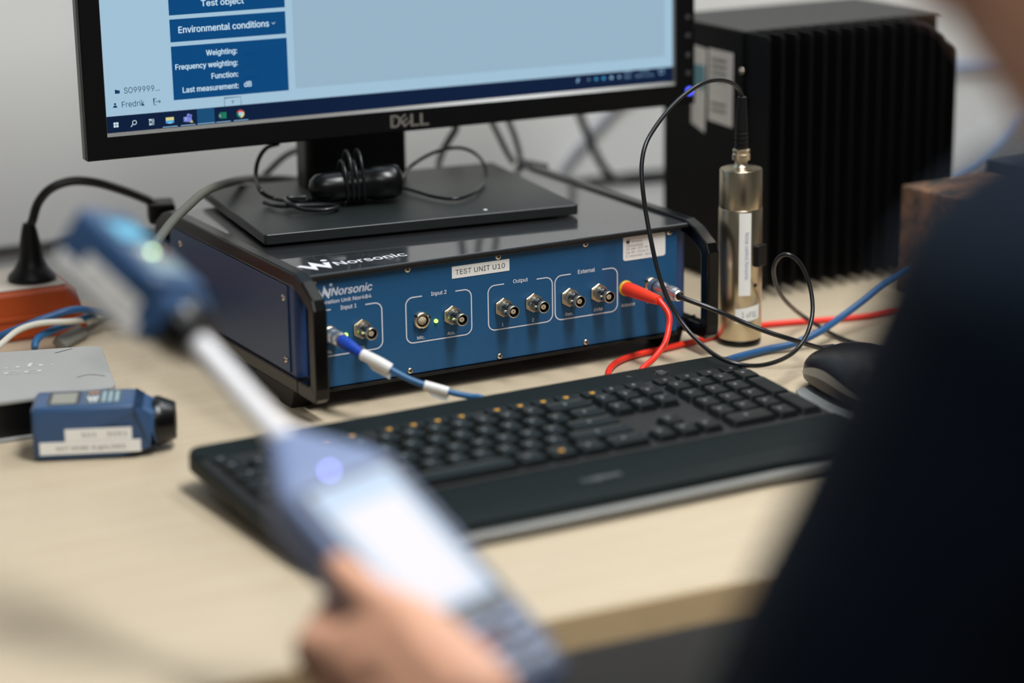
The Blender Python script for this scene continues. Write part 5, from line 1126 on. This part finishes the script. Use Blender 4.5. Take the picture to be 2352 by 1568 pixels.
head = [(Hd(-.030, 0, .020), .083, Hd(.022, 0, .022), .078), (Hd(.030, 0, -.030), .062, Hd(.045, 0, -.055), .045), (Hd(.055, 0, -.078), .030, CH, .019), (Hd(-.010, -.052, -.060), .016, CH, .016), (Hd(-.010, .052, -.060), .016, CH, .016), (Hd(.0, 0, -.05), .06, CH + V((0.02, -0.01, 0.01)), .026),
        (Hd(.088, 0, .015), .009, Hd(.105, 0, -.022), .011), (Hd(.090, -.013, -.026), .007, Hd(.090, .013, -.026), .007), (Hd(.090, -.018, -.052), .006, Hd(.090, .018, -.052), .006), (Hd(.086, -.03, .028), .010, Hd(.086, .03, .028), .010),
        (Hd(-.012, .078, .01), .008, Hd(-.016, .082, -.03), .007), (Hd(-.012, .078, .01), .008, Hd(-.024, .084, .015), .010), (Hd(-.012, -.078, .01), .008, Hd(-.016, -.082, -.03), .007), (Hd(-.012, -.078, .01), .008, Hd(-.024, -.084, .015), .010)]
neck = [(V((-0.0519, -0.8853, 0.4323)), .055, (-0.012, -0.942, 0.340), .058), ((-0.012, -0.942, 0.340), .058, (0.018, -0.972, 0.27), .07)]
organic('body', hand + rh + torso + tj + arms + legs + feet + head + neck, 0.0030, SKIN, pe, its=5)
G = 0.010
def grow(s, g): return [(a, ra + g, b, rb + g) for a, ra, b, rb in s]
cuff = wr.lerp(EL, 0.03)
sl = [(SL, .068, EL.lerp(SL, .5), .064), (EL.lerp(SL, .5), .064, EL, .061), (EL, .060, wr.lerp(EL, .5), .049), (wr.lerp(EL, .5), .049, cuff, .037), (SR, .066, ER, .056), (ER, .055, WRR.lerp(ER, .1), .038)]
organic('sweater', grow(torso, 0.016) + grow(tj, 0.013) + sl + [((-0.010, -0.944, 0.322), .064, (0.018, -0.972, 0.27), .075)], 0.006, NAVY, pe, its=6, noise_amp=0.006)
organic('trousers', grow(legs, 0.012) + grow(torso[:1], 0.010), 0.007, TROUS, pe, its=4)
for s in (0, 2):
    A = (AL, AR)[s // 2]
    organic('shoe', [(A + V((0, -0.03, -0.048)), .038, A + V((0, 0.135, -0.060)), .030), (A + V((0, 0.0, -0.02)), .044, A + V((0, -0.02, -0.045)), .040)], 0.006, BLACKM, pe)
organic('hair', [(Hd(-.036, 0, .030), .088, Hd(.010, 0, .040), .082), (Hd(-.050, 0, -.02), .076, Hd(-.045, 0, .03), .085), (Hd(-.03, -.04, .02), .052, Hd(-.005, -.035, .04), .05), (Hd(-.03, .04, .02), .052, Hd(-.005, .035, .04), .05)], 0.006, HAIR, pe)
for s in (-1, 1):
    mb = MB(); c = Hd(.082, s * .031, .008); mb.lathe([(0.011 * math.sin(math.pi * k / 12) + 1e-5, -0.011 * math.cos(math.pi * k / 12)) for k in range(13)], 0, 20, M=basis(sd, ud, fd * -1 * -1, c), caps=False)
    mb.disc(0, 0, 0.005, 0.0109, 1, M=basis(sd, ud, fd, c)); mb.build('eye', [EYEW, HAIR], pe)

# the chair under the person, outside the picture
cq = thing('office_chair', 'dark office chair the person sits on, below the picture', 'chair', (0.083, -1.05, -DZ))
cx, cy = 0.083, -1.03
mb = MB(); mb.box((cx, cy, -0.325), (0.46, 0.46, 0.07), 0, bev=0.03, seg=3); mb.build('seat', CHAIRM, cq)
mb = MB(); mb.lathe([(0.03, -0.63), (0.03, -0.36)], 0, 20, M=Matrix.Translation((cx, cy, 0))); mb.build('column', BLACKP, cq)
for k in range(5):
    a = 2 * math.pi * k / 5 + 0.3; e = V((cx + 0.27 * math.cos(a), cy + 0.27 * math.sin(a), -0.675))
    mb = MB(); mb.tube([(cx, cy, -0.635), tuple(e)], [0.022, 0.016], n=10, per=0); mb.build('leg', BLACKP, cq)
    mb = MB(); mb.lathe([(0.004, -0.012), (0.026, -0.012), (0.028, 0.0), (0.026, 0.012), (0.004, 0.012)], 0, 20, M=basis((0, 0, 1), (-math.sin(a), math.cos(a), 0), (math.cos(a), math.sin(a), 0), e + V((0, 0, -0.036)))); mb.build('caster', BLACKM, cq)

for o in list(bpy.data.objects):
    if o.type == 'MESH': o.data.validate(clean_customdata=False)
